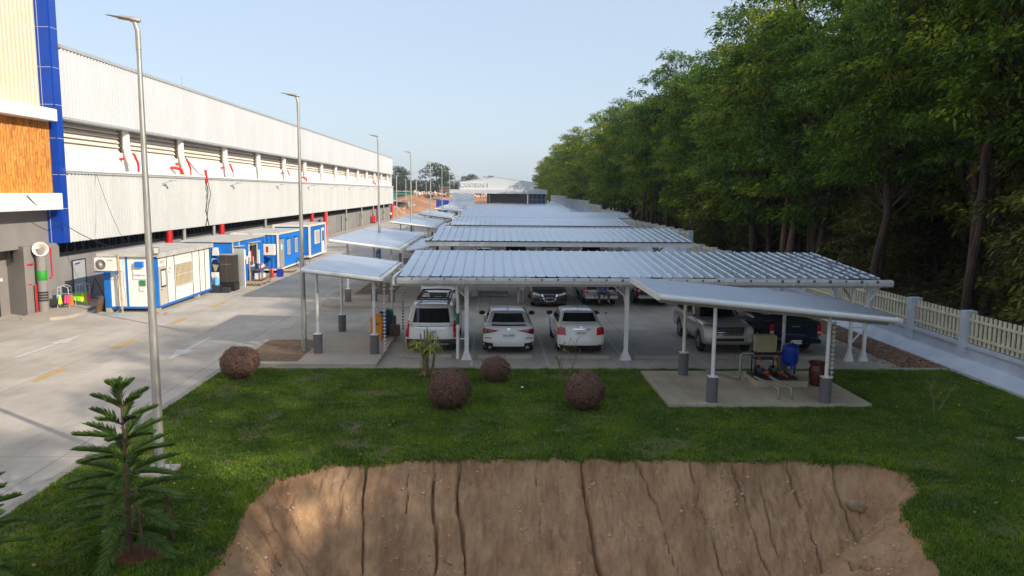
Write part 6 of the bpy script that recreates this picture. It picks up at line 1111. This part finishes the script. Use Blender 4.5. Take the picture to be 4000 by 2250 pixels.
n = 420; X = rg.uniform(-8.3, 15, n); Y = rg.uniform(11, 24, n); kk = (pit_sd(X, Y) < -.05); V, F = cards(X[kk], Y[kk], np.full(kk.sum(), .075), rg.uniform(.02,.06,kk.sum()), rg.uniform(.01,.03,kk.sum()), rg); tag(np_mesh('dry_leaves', V, F, 4, MT['dead_leaf']), 'scattered dry leaves lying on the lawn', 'leaves', kind='stuff')
tag(MB().prism([(12.5,17.1),(13.2,16.3),(14.8,15.9),(15.2,16.6),(13.4,17.3)], lambda u, v, w_: (u, v, w_), -.1, .06).build('gravel_pad', MT['kerb']), kind='structure')
for i, (x, y, r_) in enumerate([(.95,21.6,.04),(-6.4,12.2,.03)]): tag(MB().prism([(-r_,-r_),(r_,-r_*.7),(r_*.8,r_),(-r_*.6,r_*.8)], lambda u, v, w_: (x+u, y+v, w_), .07, .10).build('paper_scrap', MT['paper']), ('white scrap of paper on the lawn right of the smallest topiary ball','white scrap of paper on the lawn beside the norfolk pine')[i], 'litter')
# ================================================================== CANTEEN AND BACKGROUND
ct = empty('canteen', (1.5, 138, 0), 0, 'white gabled canteen hall closing the view, CANTEEN 1 lettered on its front', 'building')
CM = Matrix.Translation((-1.5, -138, 0)); C = lambda mb, n, m, parent=None, **kw: mb.build(n, MT[m], parent or ct, M=CM, **kw)
gm = MB(); xs_ = np.linspace(-5.6, 7.8, 90)
def gt(x): return 8.34-(x-1.05)*(.139 if x > 1.05 else 0) - (1.05-x)*(.14 if x <= 1.05 else 0)
for k in range(len(xs_)-1):
    a, b = xs_[k], xs_[k+1]; o_ = .04 if k % 2 else 0; gm.quad((a,138-o_,6.08),(b,138-o_,6.08),(b,138-o_,gt(b)),(a,138-o_,gt(a))); gm.quad((b,138-.04,6.08),(b,138,6.08),(b,138,gt(b)),(b,138-.04,gt(b)))
C(gm, 'gable_cladding', 'white_clad', fix=False); C(MB().box(-5.65,7.85,138.05,138.2,6.0,7.3), 'gable_wall', 'white_wall')
C(MB().prism([(-5.7,7.38),(1.05,8.34),(7.9,7.38),(7.9,7.46),(1.05,8.43),(-5.7,7.46)], lambda u, v, w_: (u, w_, v), 137.9, 160), 'roof', 'white_clad')
fc = MB(); xs_ = np.linspace(-7.3, 10.2, 120)
for k in range(len(xs_)-1): a, b = xs_[k], xs_[k+1]; o_ = .05 if k % 2 else 0; fc.quad((a,137.2-o_,5.4),(b,137.2-o_,5.4),(b,137.2-o_,6.06),(a,137.2-o_,6.06))
C(fc, 'fascia_cladding', 'white_clad', fix=False); C(MB().box(-7.3,10.2,137.22,160,5.9,6.07), 'lean_to_roof', 'white_clad'); C(MB().prism([(7.85,6.07),(10.2,6.07),(7.85,6.4)], lambda u, v, w_: (u, w_, v), 138.3, 160), 'lean_to_roof', 'white_clad')
text_mesh('CANTEEN 1', .98, .04, 'lettering', MT['white_wall'], ct, M=CM @ Matrix.Translation((-2.8,137.82,6.93)) @ Matrix.Rotation(R(90),4,'X'))
C(MB().box(-.2,5.3,139.8,140,0,5.5), 'inner_wall', 'grey_wall2'); C(MB().box(-.7,-.25,137.5,137.9,0,5.4), 'column', 'frame_dark'); C(MB().box(5.3,6.7,140.5,140.6,0,5.4), 'dark_opening', 'glass_dark'); gw = C(MB().box(6.8,10.0,138.6,138.7,0,5.4), 'glass_wall', 'glass_blue'); 
fm = MB(); [fm.box(x,x+.08,138.5,138.6,0,5.4) for x in (6.8,7.6,8.4,9.2,9.9)]; fm.box(6.8,10,138.5,138.6,4.3,4.38); C(fm, 'frame', 'steel_grey', gw); C(MB().box(-7.0,-6.8,138,160,0,5.4).box(9.9,10.1,138.8,160,0,5.9), 'side_wall', 'white_wall'); C(MB().tube([(1.05,139,8.4),(1.05,139,9.6)], .03, 5), 'lightning_rod', 'galv')
cs = MB(); xs_ = np.linspace(-6.9, -2.9, 34)
for k in range(len(xs_)-1): a, b = xs_[k], xs_[k+1]; o_ = .06 if k % 2 else 0; cs.quad((a,136.9-o_,4.4),(b,136.9-o_,4.4),(b,136.9-o_,5.35),(a,136.9-o_,5.35))
C(cs, 'louvre_screen', 'roof_sheet2', fix=False); C(MB().quad((-7.6,133.5,3.3),(-3.0,133.5,3.0),(-2.9,136.8,4.4),(-7.0,136.8,4.45)), 'side_canopy', 'roof_sheet2', fix=False)
# mounds of orange earth beyond the road end
def mound(name, cx_, cy_, sx, sy, h, seed, m='mound'):
    n = 36; u = np.linspace(-1, 1, n); U, W_ = np.meshgrid(u, u); Z = h*np.clip(1-(U**2+W_**2), 0, 1)**.6*(.55+.9*fbm(U*3+seed, W_*3, seed)); V = np.stack([cx_+U*sx, cy_+W_*sy, Z-.05], -1).reshape(-1, 3); ii_ = np.arange(n*n).reshape(n, n)
    o_ = np_mesh(name, V, np.stack([ii_[:-1,:-1], ii_[:-1,1:], ii_[1:,1:], ii_[1:,:-1]], -1).reshape(-1, 4), 4, MT[m], smooth=True); return tag(o_, kind='structure')
for i, a in enumerate([(-26,190,5.5,26,2.2),(-24,240,8,30,2.2),(-29,290,12,25,3.4),(-18,300,7,20,2.0),(-45,330,22,30,4.5),(-22,360,10,25,3.2),(-10,380,12,30,2.6),(4,330,14,50,2.0),(-35,420,40,40,5),(5,440,30,40,3.5),(-27,175,4,6,1.7)]): mound('earth_mound', *a, i+1)
def rubble(cx_, cy_, sx, sy, z0_, n, seed, sz=.5):
    q = np.random.default_rng(seed); P = np.stack([q.normal(cx_, sx, n), q.normal(cy_, sy, n), z0_+np.abs(q.normal(0, .5, n))], -1); s_ = q.uniform(.3, 1, n)*sz; V = P[:,None]+base[None]*s_[:,None,None]*q.uniform(.4,1.5,(n,6,3)); F_ = (ff[None]+6*np.arange(n)[:,None,None]).reshape(-1, 3)
    return tag(np_mesh('rubble_heap', V.reshape(-1, 3), F_, 3, MT['rubble']), 'heaps of pale building rubble on the orange earth', 'rubble', kind='stuff')
rubble(-38, 330, 14, 8, 4.2, 500, 1, .9); rubble(-12, 395, 18, 8, 3.0, 400, 2, .9); rubble(-27, 205, 2.5, 22, 1.2, 380, 3, .45)
def shack(x, y, w_, d, h, label, wall='shack', roof='corr_far'):
    t = empty('shack', (x, y, 0), 0, label, 'shack', 'workers shacks on the far building site'); MB().box(-w_/2,w_/2,-d/2,d/2,0,h).build('wall', MT[wall], t); MB().prism([(-w_*.62,h+.1),(w_*.62,h-.35),(w_*.62,h-.25),(-w_*.62,h+.22)], lambda u, v, s_: (u, s_, v), -d*.6, d*.6).build('roof', MT[roof], t); MB().box(-w_*.1,w_*.2,-d/2-.05,-d/2-.01,0,h*.75).build('doorway', MT['frame_dark'], t)
shack(-25.6, 181, 3.4, 8, 3.0, 'pale shack just right of the warehouse end'); shack(-24.6, 204, 4.2, 8, 3.1, 'blue-roofed shack right of the first far pole', 'wood_dark'); shack(-34, 288, 9.5, 6, 5.6, 'green-walled shed on the earth bank', 'green_far', 'roof_pale'); shack(-24.5, 172, 2.4, 5, 6.6, 'tall grey block beyond the end of the warehouse', 'grey_wall', 'grey_wall2')
shack(-22.5, 372, 4.5, 5, 7.6, 'narrow ruined tower right of the round green tree', 'wood_dark', 'corr_far'); shack(-26.5, 318, 10, 1.5, 2.6, 'long low green hoarding left of the round tree trunk', 'green_far', 'green_far')
lr = empty('dump_truck', (-12.8, 205, 0), 0, 'small dark blue truck on the far road left of the canteen', 'truck'); MB().box(-1.6,1.6,-3,1.2,1.1,3.4).build('body', MT['blue_bin'], lr, bevel=.1); MB().box(-1.1,1.1,1.3,3.0,.8,2.9).build('cab', MT['car_navy'], lr, bevel=.15)
for sy in (-2,0,2.2): MB().tube([(-1.1,sy,.5),(1.1,sy,.5)], .5, 14).build('wheel_pair', MT['rubber'], lr)
# ================================================================== TREES
def fronds(P, D_, L, W_, q, droop=.5):
    """P positions, D_ unit directions -> drooping two-quad fronds"""
    n = len(P); up = np.array([0,0,1.]); S = np.cross(D_, up); S /= np.linalg.norm(S, axis=1)[:,None]+1e-6; S = S*np.cos(.6*q.normal(size=n))[:,None]+up*np.sin(.5*q.normal(size=n))[:,None]
    L = L[:,None]; W_ = W_[:,None]; M1 = P+D_*L*.5; E1 = P+D_*L*.95-up*L*droop
    V = np.stack([P, M1-S*W_, M1+S*W_, E1], 1); i = 4*np.arange(n)[:,None]
    return V.reshape(-1, 3), np.concatenate([i+np.array([[0,1,3,2]])], 0)
def make_tree(seed, H, Rc, zb, nl, nf, leaf='leaf', trunk_m='bark', fork=3, flen=.42, spread=1.0):
    q = np.random.default_rng(seed); r_ = random.Random(seed); t = empty('tree', (0,0,-500), 0); mb = MB(); lobes = []
    stems = []
    for k in range(fork):
        a = 2*math.pi*k/fork+r_.uniform(-.5,.5); sp_ = Rc*.35*r_.uniform(.5,1.2) if fork > 1 else .3; b0 = Vector((.12*math.cos(a), .12*math.sin(a), -.1)) if fork > 1 else Vector((0,0,-.1)); pts = [b0]
        fz = zb*r_.uniform(.35,.7)
        for j in range(1, 7):
            f = j/6; z = H*.86*f; o_ = sp_*max(0, (z-fz)/(H*.86-fz)) if z > fz else 0; pts.append(Vector((b0.x+o_*math.cos(a)+r_.uniform(-.18,.18), b0.y+o_*math.sin(a)+r_.uniform(-.18,.18), z)))
        r0 = (.21 if fork > 1 else .27)*r_.uniform(.8,1.2); mb.tube(pts, [r0*(1-.78*j/6) for j in range(7)], 9); stems.append(pts)
    for k in range(nl):
        f = (k+r_.random())/nl; z = zb+(H-zb)*(.04+.95*f); prof_ = math.sin(math.pi*min(1, .12+.80*f))**.55; R_ = Rc*prof_*r_.uniform(.45, 1.0); a = r_.uniform(0, 2*math.pi)
        c = Vector((R_*math.cos(a), R_*math.sin(a), z-.08*R_)); sz = r_.uniform(.8,1.55)*(1.0 if f < .85 else .8)*spread; lobes.append((c, sz))
        st = min(stems, key=lambda s_: (s_[min(5, max(1, int(f*5)))]-c).length); z0_ = max(zb*.7, z-R_*.75-.6); jj = min(5, max(0, int(z0_/(H*.86)*6))); p0 = st[jj].lerp(st[min(6, jj+1)], min(1, max(0, z0_/(H*.86)*6-jj)))
        mid = p0.lerp(c, .5)+Vector((r_.uniform(-.3,.3), r_.uniform(-.3,.3), r_.uniform(0,.35))); mb.tube([p0, mid, c], [.04,.025,.01], 5)
    PS = []; DS = []
    for (c, sz) in lobes:
        m_ = int(nf*sz*sz); u = q.normal(size=(m_, 3)); u[:,2] = np.abs(u[:,2])*.9-.25; u /= np.linalg.norm(u, axis=1)[:,None]; rr = sz*(.35+.65*q.uniform(0, 1, m_)**.5); wob = 1+.35*np.sin(3*np.arctan2(u[:,1], u[:,0])+c.x*5)
        P = np.array(c)+u*rr[:,None]*wob[:,None]*np.array([1.15, 1.15, .55]); PS.append(P); d = u*np.array([1,1,.3])+q.normal(size=(m_, 3))*.35; DS.append(d/np.linalg.norm(d, axis=1)[:,None])
    P = np.concatenate(PS); Dd = np.concatenate(DS); n = len(P); V, F = fronds(P, Dd, q.uniform(.6,1.3,n)*flen, q.uniform(.10,.20,n)*flen*1.1, q, .35)
    mb.build('trunk', MT[trunk_m], t, smooth=True, fix=False); np_mesh('crown', V, F, 4, MT[leaf], t); return t
V_ = [make_tree(1, 19, 4.4, 3.2, 84, 140), make_tree(2, 20.5, 4.7, 3.8, 88, 140, 'leaf_yellow'), make_tree(3, 17, 4.2, 2.6, 76, 150, fork=2), make_tree(4, 21, 4.6, 4.6, 86, 140, fork=3), make_tree(5, 16.5, 4.2, 3.0, 76, 140, 'leaf_yellow', fork=1, trunk_m='bark')]
Vn = [make_tree(11, 19.5, 5.0, 7.5, 90, 170, fork=3, flen=.34), make_tree(12, 18.5, 4.8, 6.4, 85, 170, 'leaf', fork=1, flen=.34, trunk_m='bark_pale')]
Vs = make_tree(21, 9, 2.6, 1.2, 40, 110, 'leaf_under', fork=1)
def put(proto, x, y, s, rz, label, group='tall leafy trees of the wood behind the boundary wall', z=0, name='tree', cat='tree', sz=None):
    c = copy_tree(proto); c.name = name; c.location = (x, y, z); c.rotation_euler = (0, 0, rz); c.scale = (s, s, sz or s); tag(c, label, cat, group); return c
q = random.Random(99)
near_lb = ['triple-stemmed tall tree behind the fence at the right edge','tall tree with a stout pale trunk just behind the near picket fence','leaning dark-trunked tree between the two big near trunks','tall tree whose crown overhangs the end of the nearest carport','slender pale-trunked tree behind the nearest carport roof corner','tall tree rising above the second carport end','spreading tree beside the step in the picket fence','yellow-green crowned tree beyond the step in the fence']
front = []
y = -22.0; k = 0
ys_f = []
while y < 300:
    ys_f.append(y); y += (4.6 if y < 60 else 5.6 if y < 130 else 9)*q.uniform(.85, 1.15)
vis = 0
for i, y in enumerate(ys_f):
    x = 20.6+q.uniform(-1.2,1.6)+(1.6 if y < 36 else 0); pr = (Vn[i % 2] if 8 < y < 46 else V_[i % 5])
    if y < 8: lb = 'tall tree of the row behind the fence, outside the right of the picture'
    elif vis < len(near_lb): lb = near_lb[vis]; vis += 1
    elif y < 170: lb = 'tall leafy tree in the front row of the wood along the picket fence'
    else: lb = 'distant tree at the far end of the wood, right of the canteen'
    put(pr, x, y, (.74 if -6.5 < y < -1.5 else q.uniform(.86,1.06)*(1.04 if y < 5 else 1.10 if 46 < y < 70 else 1)), q.uniform(0, 6.28), lb)  # unseen trees sized for their shade; one shrunk so sun reaches the pit
for row, (xr, st_) in enumerate(((26.5,5.6),(33,6.6),(40,8.5),(49,11))):
    y = -26+row*1.7
    while y < (170 if row < 2 else 110):
        if not (row > 1 and y < 5): put(V_[q.randrange(5)], xr+q.uniform(-1.5,1.5), y+q.uniform(-1,1), q.uniform(.85,1.05), q.uniform(0,6.28), 'tall dark leafy tree deep in the wood, behind the front row of trunks', z=.4)
        y += st_*q.uniform(.85,1.2)
Vt = [make_tree(41, 18, 2.6, 9.5, 34, 120, fork=1, trunk_m='bark'), make_tree(42, 17, 2.8, 8.5, 32, 120, 'leaf_yellow', fork=2, trunk_m='bark'), make_tree(43, 15, 2.4, 8, 30, 110, fork=1, trunk_m='bark_pale')]
for k in range(46):
    y = 15+q.random()**1.2*95; x = q.uniform(18.8, 31)
    c = put(Vt[k % 3], x, y, q.uniform(.8,1.05), q.uniform(0,6.28), 'slim bare-trunked tree among the stouter trunks of the wood', 'slim-trunked trees of the wood', sz=1.0); c.rotation_euler = (R(q.uniform(-5,5)), R(q.uniform(-6,6)), q.uniform(0,6.28))
# shrubby undergrowth trees
for k in range(84):
    x = q.uniform(18.6, 40); y = q.uniform(14, 120); put(Vs, x, y, q.uniform(.45,.95), q.uniform(0,6.28), 'slender leafy understorey tree in the shade of the wood', 'understorey trees of the wood', name='understorey_tree', z=.2)
# undergrowth of the wood
n = 46000; X = 17.6+rg.uniform(0,1,n)*42; Y = 8+rg.uniform(0,1,n)*150; Z = .3+rg.uniform(0,1,n)**2.5*2.4*np.clip((X-17)/9, .12, 1)*(.3+1.4*fbm(X*.3, Y*.3, 5)); Pq = np.stack([X, Y, Z], -1); dq = rg.normal(size=(n,3)); dq[:,2] = np.abs(dq[:,2])*.4; dq /= np.linalg.norm(dq, axis=1)[:,None]
V, F = fronds(Pq, dq, rg.uniform(.25,.6,n), rg.uniform(.05,.12,n), rg, .3); tag(np_mesh('undergrowth', V, F, 4, MT['leaf_under']), 'tangled low undergrowth on the floor of the wood', 'undergrowth', kind='stuff')
n = 26000; X = 16.3+rg.uniform(0,1,n)*26; Y = 10+rg.uniform(0,1,n)*90; Zg = np.clip((X-16.5)/6,0,1)*.35+.02; V, F = cards(X, Y, Zg, np.full(n, .08), np.full(n, .04), rg); tag(np_mesh('leaf_litter', V, F, 4, MT['litter']), 'brown leaf litter under the trees of the wood', 'leaves', kind='stuff')
# far trees
Vf = [make_tree(31, 12, 5.2, 2.0, 60, 60, 'leaf_far', fork=1, flen=.8), make_tree(32, 10, 6.0, 1.5, 60, 60, 'leaf_far', fork=1, flen=.8)]
ft = [(-27,385,1.62,'big round green tree standing alone left of the canteen',0),(-50,420,1.25,'rounded distant tree above the green shed',1),(-66,430,1.2,'distant tree just right of the warehouse end',1),(-58,470,1.7,'tall greyish distant tree left of the round green tree',0),(-41,430,1.2,'low distant tree between the shed and the round tree',1),(-12,420,1.25,'distant tree just right of the round green tree',0),(-18,450,1.2,'dark distant tree behind the far lamp posts',1),(-2,520,1.35,'small distant tree above the canteen roof slope',0)]
for x, y, s, lb, k in ft: put(Vf[k], x, y, s, q.uniform(0,6.28), lb, 'distant trees beyond the building site')
for k in range(26):
    put(Vf[k % 2], -150+k*6.2+q.uniform(-2,2), 500+q.uniform(-20,20), q.uniform(.75,1.15), q.uniform(0,6.28), 'distant tree of the hazy tree line on the horizon', 'horizon tree line')
for p in V_+Vn+Vt+[Vs]+Vf:
    for ch in list(p.children): bpy.data.objects.remove(ch)
    bpy.data.objects.remove(p)
# ================================================================== HAZE
hz = MB().box(-420, 420, -60, 900, -7, 40).build('haze', []); tag(hz, kind='stuff')
hm = bpy.data.materials.new('haze'); hm.use_nodes = True; N = hm.node_tree.nodes; N.remove(N['Principled BSDF']); vol = N.new('ShaderNodeVolumePrincipled'); vol.inputs['Color'].default_value = (.86,.9,1,1); vol.inputs['Density'].default_value = .0003; vol.inputs['Anisotropy'].default_value = .3
hm.node_tree.links.new(vol.outputs[0], N['Material Output'].inputs['Volume']); hz.data.materials.append(hm)
